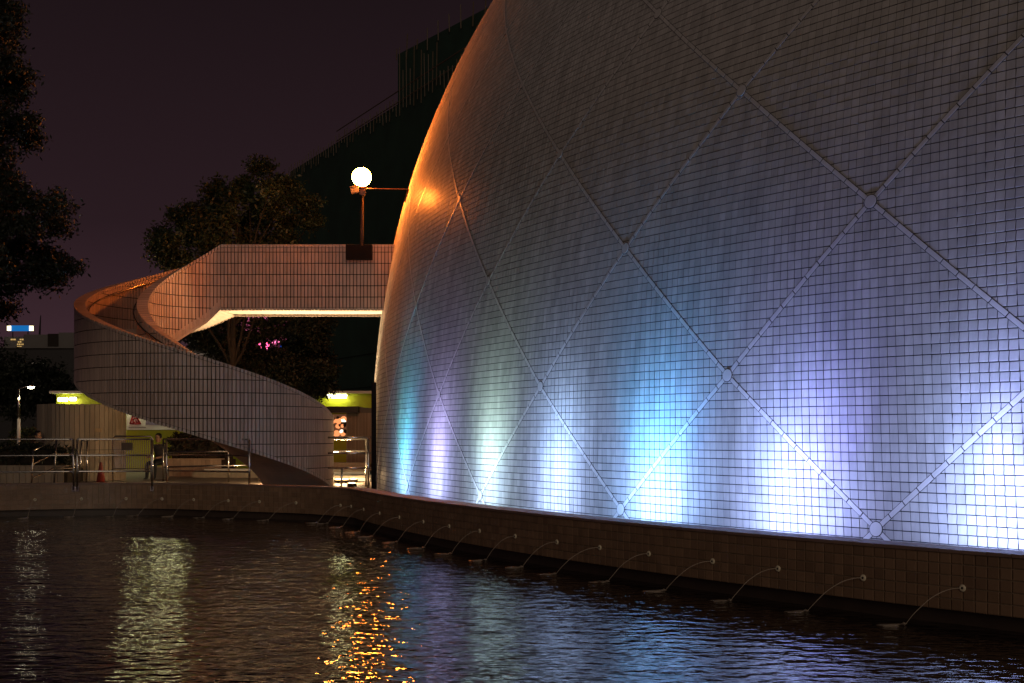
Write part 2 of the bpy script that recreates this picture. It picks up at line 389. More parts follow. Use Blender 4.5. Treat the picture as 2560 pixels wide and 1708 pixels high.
# ------------------------------------------------------------------ the dome
DR, DH, DP, DQ, DYB = 347.87, 253.92, 2.4814, 1.8697, -12.916
PHI0, DA, TX, TZ, DY0 = -1.0257, .0588, -.0091, .1263, -9.7623
YK = [-9.7623, 6.8876, 24.7861, 42.1276, 58.7153]
def drad(y):
    t = np.clip((np.asarray(y, float)-DYB)/DH, 0, .99999); return DR*(1-t**DP)**(1/DQ)
yt = np.linspace(-14, DYB+DH*.99, 4000); rt = drad(yt); st_ = np.r_[0, np.cumsum(np.hypot(np.diff(yt), np.diff(rt)))]
sk = np.interp(YK, yt, st_); rk = np.arange(5)*17.0
def row_y(r):
    r = np.asarray(r, float); s = np.interp(r, rk, sk)
    s = np.where(r < 0, sk[0] + r*(sk[1]-sk[0])/17, s); s = np.where(r > 68, sk[4] + (r-68)*(sk[4]-sk[3])/17, s)
    return np.interp(s, st_, yt)
def dpt(az, r, off=0):
    """column angle, tile row -> world metres"""
    az = np.asarray(az, float); y = row_y(r); q = drad(y)
    x = 311.6165 + TX*(y-DY0) + q*np.sin(az); z = 341.7753 + TZ*(y-DY0) - q*np.cos(az)
    P = np.stack(np.broadcast_arrays(x*S, z*S, EYE + y*S), -1)
    if np.any(off): P = P + dnorm(az, r)*np.asarray(off)[..., None] if np.ndim(off) else P + dnorm(az, r)*off
    return P
def dnorm(az, r):
    h = .02; a = dpt(az+h*DA/20, r) - dpt(az-h*DA/20, r); b = dpt(az, np.asarray(r)+h) - dpt(az, np.asarray(r)-h)
    n = np.cross(a, b); return n/np.linalg.norm(n, axis=-1, keepdims=True)
dome = empty('planetarium_dome', (DC[0], DC[1], 0))
tag(dome, 'huge white tiled planetarium dome with diamond lattice bands, washed by coloured floodlights', 'dome')
# shell under the tiles: fine where it is seen, coarse behind
azs = np.r_[np.arange(-2.0, -.45, DA/10), np.linspace(-.45, -2.0+2*math.pi, 60)[:-1]]
rws = np.r_[np.arange(-4, 150, 2.0), np.arange(150, 330, 12.0)]
A, Rr = np.meshgrid(azs, rws); P = dpt(A, Rr, -.0) ; P = P.reshape(-1, 3); na = len(azs)
Fc = []
for i in range(len(rws)-1):
    for j in range(na): Fc.append((i*na+j, i*na+(j+1)%na, (i+1)*na+(j+1)%na, (i+1)*na+j))
from_py('shell', P, Fc, M['grout'], dome, True)
# tiles
cols = np.arange(int(-1.75/DA*20) - int(PHI0/DA*20), int((-.72-PHI0)/DA*20))
rr_ = np.arange(-3, 150)
Cg, Rg = np.meshgrid(cols, rr_); Cg = Cg.ravel(); Rg = Rg.ravel(); gc = .044; gr = .052
az_of = lambda c: PHI0 + c*DA/20
cen = dpt(az_of(Cg+.5), Rg+.5); nn = dnorm(az_of(Cg+.5), Rg+.5)
view = np.array((0,0,EYE)) - cen; fac = np.einsum('ij,ij->i', view/np.linalg.norm(view, axis=1)[:,None], nn)
su = 1280 + F*cen[:,0]/np.maximum(cen[:,1], .1); sv = HY - F*(cen[:,2]-EYE)/np.maximum(cen[:,1], .1)
keep = (fac > -.12) & (su > 600) & (su < 3300) & (sv > -420) & (sv < 1800) & (cen[:,1] > 3)
Cg, Rg, nn = Cg[keep], Rg[keep], nn[keep]
cor = np.stack([dpt(az_of(Cg+gc), Rg+gr), dpt(az_of(Cg+1-gc), Rg+gr), dpt(az_of(Cg+1-gc), Rg+1-gr), dpt(az_of(Cg+gc), Rg+1-gr)], 1)
lay_tiles([(cor[i], nn[i]) for i in range(len(cor))], M['dome_tile'], dome, .007)
# lattice bands and discs
def seg_pts(k0, j0, k1, j1, t): return PHI0 + DA*(j0+(j1-j0)*t), 17.0*(k0+(k1-k0)*t)
HW = .25                                      # half width of a band, in tiles
def band_quad(k0, j0, k1, j1, ta, tb, hw, off):
    res = []
    a0, r0 = seg_pts(k0,j0,k1,j1,0); a1, r1 = seg_pts(k0,j0,k1,j1,1)
    du, dv = (a1-a0)/DA*20, r1-r0; L_ = math.hypot(du, dv); pu, pv = -dv/L_, du/L_
    for t in (ta, tb):
        a, r = seg_pts(k0,j0,k1,j1,t)
        res.append([dpt(a + sgn*pu*hw*DA/20, r + sgn*pv*hw, off) for sgn in (-1, 1)])
    return [res[0][0], res[0][1], res[1][1], res[1][0]]
bands = []; mbk = MB(); discs = []
def visible(P, m=150):
    if P[1] < 3: return False
    x, y = scr(P); return -m < x < 2560+m and -m < y < 1708+m
for k in range(-1, 8):
    for j in range(-14, 9):
        if (k+j) % 2: continue
        a, r = PHI0 + DA*j, 17.0*k
        P = dpt(a, r); n = dnorm(a, r); f_ = n @ (np.array((0,0,EYE))-P)/np.linalg.norm(P)
        if k >= 0 and visible(P) and f_ > -.1: discs.append((a, r))
        for dj in (-1, 1):
            for q in range(12):
                ta, tb = q/12, (q+1)/12
                if q == 0: ta = .027
                if q == 11: tb = 1-.027
                am, rm = seg_pts(k, j, k+1, j+dj, (ta+tb)/2)
                if rm < -3.2: continue
                Pm = dpt(am, rm); nm = dnorm(am, rm)
                if not visible(Pm) or nm @ (np.array((0,0,EYE))-Pm)/np.linalg.norm(Pm) < -.1: continue
                e_ = .0022 if 0 < q < 11 else .0022
                Q = band_quad(k, j, k+1, j+dj, ta+e_, tb-e_, HW, .0086)
                if dj == -1: Q = [Q[1], Q[0], Q[3], Q[2]]
                cq = np.mean(Q, 0); vn = np.cross(Q[1]-Q[0], Q[3]-Q[0])
                if vn @ nm < 0: Q = Q[::-1]
                bands.append((np.array(Q), nm))
                B = band_quad(k, j, k+1, j+dj, q/12, (q+1)/12, HW+.06, .0085)
                B2 = band_quad(k, j, k+1, j+dj, q/12, (q+1)/12, HW+.06, .001)
                mbk.hexa(B2, B)
mbk.build('band_joint', M['grout'], dome)
lay_tiles(bands, M['band'], dome, .0035, 'band_tile', 'band_tile_field')
jm = MB()
for a, r in discs:
    P = Vector(dpt(a, r)); n = Vector(dnorm(a, r))
    jm.lathe(P, [(.081,.0),(.081,.0125),(.0765,.0126)], 28, n)
    MB().lathe(P, [(.0735,.002),(.0735,.0165),(.071,.018),(.001,.0182)], 28, n).build('lattice_disc', M['band'], dome)
jm.build('disc_joint', M['grout'], dome)

# floodlights in the trench between pool wall and dome
def az_at(px, r):
    a = np.linspace(-1.5, -.55, 4000); P = dpt(a, np.full_like(a, r)); x = 1280 + F*P[:,0]/P[:,1]
    return float(np.interp(px, x[np.argsort(x)], a[np.argsort(x)]))
FL = [  # hot spot px, lamps: (side offset m, colour, power), label
 (1012, [(-.10,(.02,.88,.70),80), (.16,(.10,.25,1.0),60)], 'teal'),
 (1094, [(.0,(.56,.46,1.0),125)], 'lavender'),
 (1222, [(.0,(.66,1.0,.80),120)], 'pale greenish white'),
 (1392, [(.0,(.38,.60,1.0),135)], 'cold white'),
 (1640, [(-.05,(.05,.50,1.0),165), (.20,(.12,.30,1.0),75)], 'cyan blue'),
 (1975, [(-.1,(.34,.50,1.0),118), (.25,(.24,.17,1.0),86)], 'blue and violet'),
 (2500, [(-.05,(.40,.54,1.0),128), (.3,(.28,.22,1.0),68)], 'white and violet'),
 (3330, [(-.05,(.40,.54,1.0),150)], 'white'),
]
def floodlight(px, lamps, nm):
    az = az_at(px, 4) if px < 3000 else az_at(2500, 4) + .066
    r = 347.9*S + .78; xy = ring(r, az); base = Vector((xy[0], xy[1], .0))
    n = Vector((math.sin(az), -math.cos(az), 0)); tan = Vector((math.cos(az), math.sin(az), 0))
    root = empty('floodlight', base)
    tag(root, f'small {nm} floodlight hidden behind the pool wall below its glow on the dome', 'floodlight', 'floodlights round the dome foot')
    rz = az
    MB().box(base+Vector((0,0,.012)), (.60,.12,.02), rz).build('foot', M['dark_steel'], root)
    for sg in (-1, 1): MB().box(base+tan*.40*sg+Vector((0,0,.06)), (.012,.04,.10), rz).build('bracket', M['dark_steel'], root)
    MB().box(base+Vector((0,0,.085)), (.78,.10,.06), rz, R_(-28)).build('housing', M['dark_steel'], root)
    MB().box(base+Vector((0,0,.117))-n*.016, (.74,.07,.006), rz, R_(-28)).build('lens', M['led_lens'], root)
    for k, (so, col, pw_) in enumerate(lamps):
        for spread, frac, ln, el in ((112, .40, .44, 1.0), (66, .46, .56, .56), (176, .84, .70, 1.1)):
            l = bpy.data.lights.new('floodlight_lamp', 'AREA'); l.shape = 'RECTANGLE'; l.size = ln*(.55 if len(lamps) > 1 else 1); l.size_y = .06; l.spread = R_(spread)
            l.energy = pw_*frac*.16; l.color = col if spread < 90 else tuple(.35*q+.65*w for q, w in zip(col, (.42,.54,1.0)))
            o = bpy.data.objects.new('floodlight_lamp', l); C.objects.link(o); par(o, root)
            src = base + Vector((0,0,.135)) - n*.02 + tan*so
            dr = (-n*el + Vector((0,0,1.0))).normalized()
            zax = -dr; xax = tan; yax = zax.cross(xax)
            o.matrix_basis = Matrix(((xax.x,yax.x,zax.x,src.x),(xax.y,yax.y,zax.y,src.y),(xax.z,yax.z,zax.z,src.z),(0,0,0,1)))
for a in FL: floodlight(*a)

# ------------------------------------------------------------------ spiral stair and footbridge
XC, ZC = -68.0*S, 278.0*S
RO, ROI, RII, RI = 2.80, 2.58, 1.50, 1.28     # outer wall faces, inner wall faces
def phi_xy(phi, r): return np.array((XC + r*math.sin(phi), ZC - r*math.cos(phi)))   # 0 = towards the camera
def top_z(phi): return EYE + (17.4 - .1489*math.degrees(phi))*S
def hgt(phi):
    d = math.degrees(phi)+180; return S*(15.4 + 1.05*min(1, max(0, d/14)))
PH0, PH1 = -math.pi, R_(94)
stair = empty('spiral_staircase', (XC, ZC, 0))
tag(stair, 'pink tiled spiral staircase winding down from the footbridge to the pool edge', 'staircase')
TW, TH = .0815, .262; GZ = .0085; CAPH = .075
def wall_core(parts, r_in, r_out, m_, parent, name):
    k = MB(); n = 150
    for i in range(n):
        a, b_ = PH0+(PH1-PH0)*i/n, PH0+(PH1-PH0)*(i+1)/n
        pa, pb, qa, qb = phi_xy(a,r_in), phi_xy(b_,r_in), phi_xy(a,r_out), phi_xy(b_,r_out)
        ta, tb = top_z(a)-.02, top_z(b_)-.02; ba, bb = max(-.02, ta-hgt(a)+.04), max(-.02, tb-hgt(b_)+.04)
        k.hexa([(*pa,ba),(*qa,ba),(*qb,bb),(*pb,bb)], [(*pa,ta),(*qa,ta),(*qb,tb),(*pb,tb)])
    return k.build(name, m_, parent)
wall_core(None, ROI+.010, RO-.010, M['stair_grout'], stair, 'outer_wall')
wall_core(None, RI+.010, RII-.010, M['stair_grout'], stair, 'inner_wall')
def strip(T, Fl, p, q, n, ta, tb, ba, bb):
    """face tiles of one column between two edges, cut by the sloping trims"""
    z = -TH*2; ta -= CAPH; tb -= CAPH; ba += CAPH; bb += CAPH
    d = (q-p)/np.hypot(*(q-p)); p = p + d*GZ; q = q - d*GZ
    while z < max(ta, tb):
        lo0, hi0, lo1, hi1 = max(z+GZ, ba), min(z+TH-GZ, ta), max(z+GZ, bb), min(z+TH-GZ, tb)
        if hi0-lo0 > .004 or hi1-lo1 > .004:
            hi0 = max(hi0, lo0); hi1 = max(hi1, lo1)
            T.append((np.array([(*p,lo0),(*q,lo1),(*q,hi1),(*p,hi0)]), n)); Fl.append(hi0-lo0 > .2 and hi1-lo1 > .2 and abs(hi0-hi1) < .002 and abs(lo0-lo1) < .002)
        z += TH
def face(r, sgn, T, Fl):
    n_ = int(round(r*(PH1-PH0)/TW))
    for i in range(n_):
        a, b_ = PH0+(PH1-PH0)*i/n_, PH0+(PH1-PH0)*(i+1)/n_; m_ = (a+b_)/2
        n = np.array((math.sin(m_), -math.cos(m_), 0))*sgn; p, q = phi_xy(a, r-sgn*.009), phi_xy(b_, r-sgn*.009)
        ta, tb = top_z(a), top_z(b_); ba, bb = max(-.08, ta-hgt(a)), max(-.08, tb-hgt(b_))
        if sgn > 0: strip(T, Fl, p, q, n, ta, tb, ba, bb)
        else: strip(T, Fl, q, p, n, tb, ta, bb, ba)
T, Fl = [], []
face(RO, 1, T, Fl); face(ROI, -1, T, Fl); face(RII, 1, T, Fl); face(RI, -1, T, Fl)
lay_tiles(T, M['stair_tile'], stair, .011, full=Fl)
def trims(r0, r1, which, parent):
    rm = max(r0, r1); n_ = int(round(rm*(PH1-PH0)/TW)); g_ = .14
    k = MB(); cnt = 0
    for i in range(n_):
        a, b_ = PH0+(PH1-PH0)*(i+g_)/n_, PH0+(PH1-PH0)*(i+1-g_)/n_
        za, zb = (top_z(a), top_z(b_)) if which == 'top' else (top_z(a)-hgt(a)+CAPH-.006, top_z(b_)-hgt(b_)+CAPH-.006)
        if which == 'bot' and min(za, zb) < .0: continue
        h_ = CAPH-.008; o_ = .006
        pa, pb, qa, qb = phi_xy(a,r0-o_), phi_xy(b_,r0-o_), phi_xy(a,r1+o_), phi_xy(b_,r1+o_)
        kk = MB().hexa([(*pa,za-h_),(*qa,za-h_),(*qb,zb-h_),(*pb,zb-h_)], [(*pa,za),(*qa,za),(*qb,zb),(*pb,zb)])
        kk.build('coping_tile' if which == 'top' else 'edge_tile', M['coping_tile'], parent)
trims(ROI, RO, 'top', stair); trims(RI, RII, 'top', stair)
trims(RO-.05, RO, 'bot', stair)
# soffit slab and steps
k = MB(); n = 110
for i in range(n):
    a, b_ = PH0+(PH1-PH0)*i/n, PH0+(PH1-PH0)*(i+1)/n
    za, zb = top_z(a)-hgt(a), top_z(b_)-hgt(b_)
    if max(za, zb) < -.3: continue
    pa, pb, qa, qb = phi_xy(a,RI+.004), phi_xy(b_,RI+.004), phi_xy(a,RO-.05), phi_xy(b_,RO-.05)
    k.hexa([(*pa,za+.018),(*qa,za+.018),(*qb,zb+.018),(*pb,zb+.018)], [(*pa,za+.26),(*qa,za+.26),(*qb,zb+.26),(*pb,zb+.26)])
k.build('soffit', M['plaster'], stair)
ns = 26
for i in range(ns):
    a, b_ = PH0+(PH1-PH0)*i/ns, PH0+(PH1-PH0)*(i+1)/ns; z1 = top_z(b_)-1.06; kk = MB(); w = 4
    for q in range(w):
        u, v = a+(b_-a)*q/w, a+(b_-a)*(q+1)/w
        pa, pb, qa, qb = phi_xy(u,RII-.004), phi_xy(v,RII-.004), phi_xy(u,ROI+.004), phi_xy(v,ROI+.004)
        kk.hexa([(*pa,z1-.2),(*qa,z1-.2),(*qb,z1-.2),(*pb,z1-.2)], [(*pa,z1),(*qa,z1),(*qb,z1),(*pb,z1)])
    kk.build('step', M['plaster'], stair)
pts = [(*phi_xy(PH0+(PH1-PH0)*i/60, ROI-.07), top_z(PH0+(PH1-PH0)*i/60)-.16) for i in range(61)]
hr = MB().tube(pts, .022, 8).build('handrail', M['steel'], stair, True)
for i in range(2, 60, 6):
    ph = PH0+(PH1-PH0)*i/60; a_, c_ = phi_xy(ph, ROI-.07), phi_xy(ph, ROI+.004)
    MB().tube([(*a_, top_z(ph)-.16), (*a_, top_z(ph)-.21), (*c_, top_z(ph)-.21)], .008, 6).build('handrail_bracket', M['steel'], hr)
pts = [(*phi_xy(PH0+(PH1-PH0)*i/60, RII+.07), top_z(PH0+(PH1-PH0)*i/60)-.16) for i in range(61)]
MB().tube(pts, .022, 8).build('handrail', M['steel'], stair, True)

# footbridge
bridge = empty('footbridge', (XC+1.8, ZC+2, 0))
tag(bridge, 'straight tiled footbridge joining the spiral staircase to the dome', 'footbridge')
BT, BB = top_z(PH0), top_z(PH0)-hgt(PH0)
XE = -2.55                                    # end inside the dome skin
ZN0, ZN1, ZF0, ZF1 = ZC+RI, ZC+RII, ZC+ROI, ZC+RO
for nm, y0, y1 in (('near_parapet', ZN0, ZN1), ('far_parapet', ZF0, ZF1)):
    MB().box(((XC+XE)/2, (y0+y1)/2, (BT+BB)/2+.01), (XE-XC, y1-y0-.02, BT-BB-.06)).build(nm, M['stair_grout'], bridge)
MB().box(((XC+XE)/2, (ZN1+ZF0)/2, BB+.16), (XE-XC, ZF0-ZN1+.03, .24)).build('deck', M['soffit'], bridge)
T, Fl = [], []
nb = int((XE-XC)/TW)
for y, sg in ((ZN0, -1), (ZN1, 1), (ZF0, -1), (ZF1, 1)):
    for i in range(nb):
        xa, xb = XC+i*TW, XC+(i+1)*TW
        if sg < 0: strip(T, Fl, np.array((xa, y+.009)), np.array((xb, y+.009)), np.array((0,-1.,0)), BT, BT, BB, BB)
        else: strip(T, Fl, np.array((xb, y-.009)), np.array((xa, y-.009)), np.array((0,1.,0)), BT, BT, BB, BB)
lay_tiles(T, M['stair_tile'], bridge, .011, full=Fl)
for y0, y1 in ((ZN0, ZN1), (ZF0, ZF1)):
    for i in range(nb):
        xc = XC+(i+.5)*TW
        MB().box((xc, (y0+y1)/2, BT-CAPH/2+.004), (TW*.82, y1-y0+.012, CAPH-.008)).build('coping_tile', M['coping_tile'], bridge)
        MB().box((xc, (y0+.03 if y0 == ZN0 else y1-.03), BB+CAPH/2-.004), (TW*.82, .072, CAPH-.008)).build('edge_tile', M['coping_tile'], bridge)

# globe lamp on the parapet
LZ = 28.9
lp = at(904, 612, LZ); lamp = empty('globe_lamp', lp)
tag(lamp, 'glowing orange globe lamp on a dark pole above the footbridge parapet', 'street lamp')
MB().box(at(898, 631, LZ+.08), (.61,.16,.34)).build('base_box', M['dark_steel'], lamp)
MB().tube([at(905, 615, LZ), at(905, 478, LZ)], .040, 12).build('pole', M['rust_steel'], lamp, True)
MB().lathe(at(904, 482, LZ), [(.05,-.04),(.075,.0),(.085,.05),(.115,.09),(.12,.105)], 20).build('collar', M['rust_steel'], lamp, True)
gc_ = at(904, 443, LZ); prof = [(.222*math.sin(math.pi*i/18), -.215*math.cos(math.pi*i/18)) for i in range(3, 19)]
MB().lathe(gc_, [(.10,-.195)]+prof, 28).build('globe', M['globe'], lamp, True)
MB().tube([at(908, 471.5, LZ), at(1026, 473, LZ+.15)], .012, 8).build('stay_bar', M['rust_steel'], lamp)
a_ = at(1018, 474, LZ+.1)
MB().hexa([a_+Vector((0,-.01,0)), a_+Vector((.05,-.01,0)), a_+Vector((-.03,-.01,-.28)), a_+Vector((-.07,-.01,-.28))],
          [a_+Vector((0,.01,0)), a_+Vector((.05,.01,0)), a_+Vector((-.03,.01,-.28)), a_+Vector((-.07,.01,-.28))]).build('wall_bracket', M['dark_steel'], lamp)
cb = MB(); cb.box(at(888, 476, LZ-.05), (.19,.13,.12), 0, 0, R_(-10)); cb.box(at(886, 467, LZ-.05), (.22,.15,.012), 0, 0, R_(-10)); cb.build('control_box', M['concrete'], lamp)
MB().lathe(at(907, 482, LZ-.1), [(.07,-.05),(.075,0),(.07,.05)], 16, (0,1,0)).build('clamp', M['rust_steel'], lamp)

# warm uplights on the ground below the bridge
def uplight(p, label, power, size=150, aim=(0,0,1), kind='SPOT'):
    r = empty('ground_uplight', p); tag(r, label, 'ground light', 'warm ground lights under the footbridge')
    p = Vector(p)
    MB().lathe(p, [(.11,0),(.11,.07),(.085,.085)], 16).build('housing', M['dark_steel'], r)
    MB().lathe(p, [(.08,.08),(.078,.094),(.001,.1)], 16).build('lens', M['ground_lens'], r)
    if power:
        l = bpy.data.lights.new('uplight_lamp', kind); l.energy = power; l.color = (1.0,.66,.33)
        if kind == 'SPOT': l.spot_size = R_(size); l.spot_blend = .5
        l.shadow_soft_size = .08; l.shadow_soft_size = .08
        o = bpy.data.objects.new('uplight_lamp', l); C.objects.link(o); par(o, r); o.location = p+Vector((0,0,.12 if kind == 'SPOT' else .2)); o.rotation_euler = Vector(aim).to_track_quat('-Z','Y').to_euler()
uplight((-4.6, 29.9, .02), 'warm ground light shining up at the bridge soffit left of the dome', 2100, 84, (-.05,0,1))
uplight((-6.1, 31.2, .02), 'warm ground light behind the foot of the staircase', 110, 150, (0,0,1), 'POINT')
uplight((-3.75, 29.2, .02), 'bright warm ground light between the staircase foot and the dome', 170, 150, (-.2,.2,1))
for i, (px_, py_, Zq) in enumerate(((846,1199,31.5),(862,1197,31.6),(884,1192,32.0))):
    p = at(px_, py_, Zq); uplight((p.x, p.y, .02), ['left', 'middle', 'right'][i]+'most of three small ground lights on the lit ramp beside the dome', 45, 160, (0,.2,1), 'POINT')

# ------------------------------------------------------------------ railings
def rail_path(x0, x1, n=40, shift=.03):
    """points on the pool wall face between two photo columns"""
    z = 0; pxs = np.array([scr((p[0], p[1], .5))[0] for p in WP]); o = np.argsort(pxs)
    q = np.linspace(x0, x1, n)
    off = WP + WN*shift
    return np.c_[np.interp(q, pxs[o], off[o,0]), np.interp(q, pxs[o], off[o,1])]
def pool_railing(x0, x1, posts, label, shift=.03):
    P = rail_path(x0, x1, 40, shift); root = empty('pool_railing', (*P[len(P)//2], 0)); tag(root, label, 'railing', 'steel railings along the pool edge')
    for zz in (1.150, .820, .490): MB().tube([(*p, zz) for p in P], .019, 10).build('rail', M['steel'], root, True)
    for x in posts:
        q = rail_path(x, x+.5, 2, shift)[0]; MB().tube([(*q, .10), (*q, 1.145)], .022, 10).build('post', M['steel'], root, True)
        MB().box((q[0], q[1], .13), (.07,.03,.10)).build('post_plate', M['steel'], root)
pool_railing(-260, 184, (-200, 184), 'steel three-bar railing at the left end of the pool wall')
pool_railing(193.5, 382, (193.5, 382), 'steel three-bar railing in the middle of the pool wall left of the staircase')
pool_railing(393, 591, (393, 591), 'steel three-bar railing running under the spiral staircase', -.40)
def railing(name, label, runs, posts, r=.022, mt='steel', group=None):
    root = empty(name, Vector((posts[0][0][0], posts[0][0][1], 0))); tag(root, label, 'railing', group)
    for pts in runs: MB().tube(pts, r, 8).build('rail', M[mt], root, True)
    for pts in posts: MB().tube(pts, r*1.1, 8).build('post', M[mt], root, True)
Za, Zb = 29.4, 31.0
railing('ramp_handrail', 'shiny steel ramp handrail sloping down at the left behind the pool railing',
 [[at(83,1127,Za), at(133,1101,Zb)], [at(83,1161,Za), at(133,1135,Zb), at(186,1136,Zb)], [at(81,1197,Za), at(133,1171,Zb), at(186,1172,Zb)]],
 [[at(83,1126,Za), atz(78.5,0,Za)], [at(141,1101,Zb), atz(135,0,Zb)]])
railing('handrail_stand', 'short bright steel handrail posts right of the sloping ramp handrail',
 [[at(205,1101,Zb), at(219,1101,Zb)]], [[at(204,1101,Zb), atz(198,0,Zb)], [at(218,1101,Zb+.3), atz(216,0,Zb+.3)]])
Zc_ = 32.5
railing('back_railing', 'steel railing in front of the plank planter seen under the staircase',
 [[at(408,1098,Zc_), at(640,1096,Zc_)], [at(408,1131,Zc_), at(640,1128,Zc_)], [at(408,1168,Zc_), at(640,1163,Zc_)]],
 [[at(408,1098,Zc_), atz(408,0,Zc_)], [at(571,1097,Zc_), atz(571,0,Zc_)]])
Zd = 27.2
railing('gap_railing', 'steel railing closing the gap between staircase and dome',
 [[at(820,1094,Zd), at(928,1094,Zd)], [at(820,1133,Zd), at(928,1133,Zd)], [at(820,1170,Zd), at(928,1170,Zd)]],
 [[at(921,1092,Zd), atz(921,0,Zd)], [at(855,1170,Zd), atz(853,0,Zd)]])
railing('ramp_back_railing', 'bright steel handrail further back in the gap beside the dome',
 [[at(800,1098,29.8), at(920,1098,29.8)], [at(800,1128,29.8), at(920,1128,29.8)]], [[at(915,1098,29.8), atz(915,0,29.8)]])
p0 = at(937, 960, 27.6); po = empty('dark_post', (p0.x, p0.y, 0)); tag(po, 'tall dark post standing against the left edge of the dome', 'post')
MB().box((p0.x-.02, p0.y, 1.2), (.10,.08,2.4)).build('shaft', M['dark_steel'], po); MB().box((p0.x-.02, p0.y, .02), (.2,.2,.04)).build('foot', M['dark_steel'], po)

# crowd barrier
Zx = 30.6; bx0, bx1 = at(282,0,Zx).x, at(382,0,Zx).x; bz1 = at(0,1091,Zx).z; bz0 = at(0,1172,Zx).z
cbr = empty('crowd_barrier', ((bx0+bx1)/2, Zx, 0)); tag(cbr, 'steel crowd-control barrier with a grey notice, left of the spiral staircase', 'barrier')
MB().tube([(bx0,Zx,.06),(bx0,Zx,bz1-.06),(bx0+.06,Zx,bz1),(bx1-.06,Zx,bz1),(bx1,Zx,bz1-.06),(bx1,Zx,.06)], .019, 8).build('frame', M['steel'], cbr, True)
for z_ in (bz0, bz1-.07): MB().tube([(bx0,Zx,z_),(bx1,Zx,z_)], .012, 6).build('cross_bar', M['steel'], cbr)
for i in range(1, 19):
    x = bx0+(bx1-bx0)*i/19; MB().tube([(x,Zx,bz0),(x,Zx,bz1-.07)], .008, 6).build('bar', M['steel'], cbr)
for x in (bx0, bx1): MB().tube([(x-.25,Zx-.3,.0),(x-.22,Zx-.28,.07),(x,Zx,.08),(x+.22,Zx+.28,.07),(x+.25,Zx+.3,.0)], .014, 6).build('foot', M['steel'], cbr, True)
MB().box((bx0+.36, Zx-.015, bz1-.25), (.27,.006,.19)).build('notice', M['concrete'], cbr)
cn = at(252,0,30.2); cone = empty('traffic_cone', (cn.x, cn.y, 0)); tag(cone, 'dark red traffic cone standing beside the crowd barrier', 'traffic cone')
MB().box((cn.x,cn.y,.02), (.3,.3,.035)).build('base', M['red'], cone); MB().lathe((cn.x,cn.y,.037), [(.12,0),(.03,.52),(.02,.54)], 16).build('cone_body', M['red'], cone, True)

# ------------------------------------------------------------------ plank drum, planters, kiosk
dz_, dx_ = 34.4, -11.87
drum = empty('plank_enclosure', (dx_, dz_, 0)); tag(drum, 'curved grey plank enclosure with a small tag, left of the staircase', 'enclosure')
RD = 1.15
MB().lathe((dx_, dz_, 0), [(RD-.02,0),(RD-.02,2.03)], 48).build('drum_core', M['black'], drum)
npl = 56
for i in range(npl):
    a = 2*math.pi*i/npl
    if math.cos(a) < -.35: continue
    h_ = 2.06+random.uniform(-.006,.006)
    MB().box((dx_+math.sin(a)*RD, dz_-math.cos(a)*RD, h_/2), (2*math.pi*RD/npl-.012, .03, h_), a).build('plank', M['wood'], drum)
mid = MB()
for i in range(40):
    a, b_ = -1.9+3.8*i/40, -1.9+3.8*(i+1)/40
for i in range(28):
    a = -1.6+3.2*i/27
    mid.box((dx_+math.sin(a)*(RD+.018), dz_-math.cos(a)*(RD+.018), EYE-.43), (.15,.008,.012), a)
mid.build('hoop', M['black'], drum)
pt = at(246,1076,33.1); MB().box(pt, (.17,.01,.10)).build('tag_plate', mat('tag_card', (.62,.45,.26), .6), drum)

def hedge(name, label, c, d, n, size, cat='hedge', mt='leaf_dark', group=None, seed=1):
    r = np.random.default_rng(seed); root = empty(name, (c[0], c[1], 0)); tag(root, label, cat, group)
    V, Fc = [], []; k = 0
    while k < n:
        u = r.uniform(-1, 1, 3)
        if (abs(u)**2.6).sum() > 1.25: continue
        p = np.array(c) + u*np.array(d)/2 + r.normal(0, .02, 3)
        a = r.normal(size=3); a /= np.linalg.norm(a); b_ = np.cross(a, r.normal(size=3)); b_ /= np.linalg.norm(b_); s_ = size*r.uniform(.6,1.3)
        V += [p-a*s_, p+b_*s_*.45, p+a*s_, p-b_*s_*.45]; Fc.append((4*k,4*k+1,4*k+2,4*k+3)); k += 1
    o = leaf_mesh('foliage', V, Fc, M[mt], root, r); 
    MB().box((c[0], c[1], c[2]-d[2]*.1), (d[0]*.72, d[1]*.72, d[2]*.7)).build('inner_twigs', M['soil'], root)
    return root
def leaf_mesh(name, V, Fc, mt, parent, r):
    V = np.array(V, float); Fc = np.array(Fc, np.int32); me = bpy.data.meshes.new(name)
    me.vertices.add(len(V)); me.vertices.foreach_set('co', V.ravel()); me.loops.add(Fc.size); me.loops.foreach_set('vertex_index', Fc.ravel())
    me.polygons.add(len(Fc)); me.polygons.foreach_set('loop_start', (np.arange(len(Fc))*Fc.shape[1]).astype(np.int32)); me.polygons.foreach_set('loop_total', np.full(len(Fc), Fc.shape[1], np.int32)); me.polygons.foreach_set('use_smooth', [False]*len(Fc)); me.update(calc_edges=True)
    a = me.attributes.new('tint', 'FLOAT', 'FACE'); a.data.foreach_set('value', r.random(len(Fc)).astype(np.float32))
    o = mobj(name, me, mt, parent); o['kind'] = 'stuff'; return o

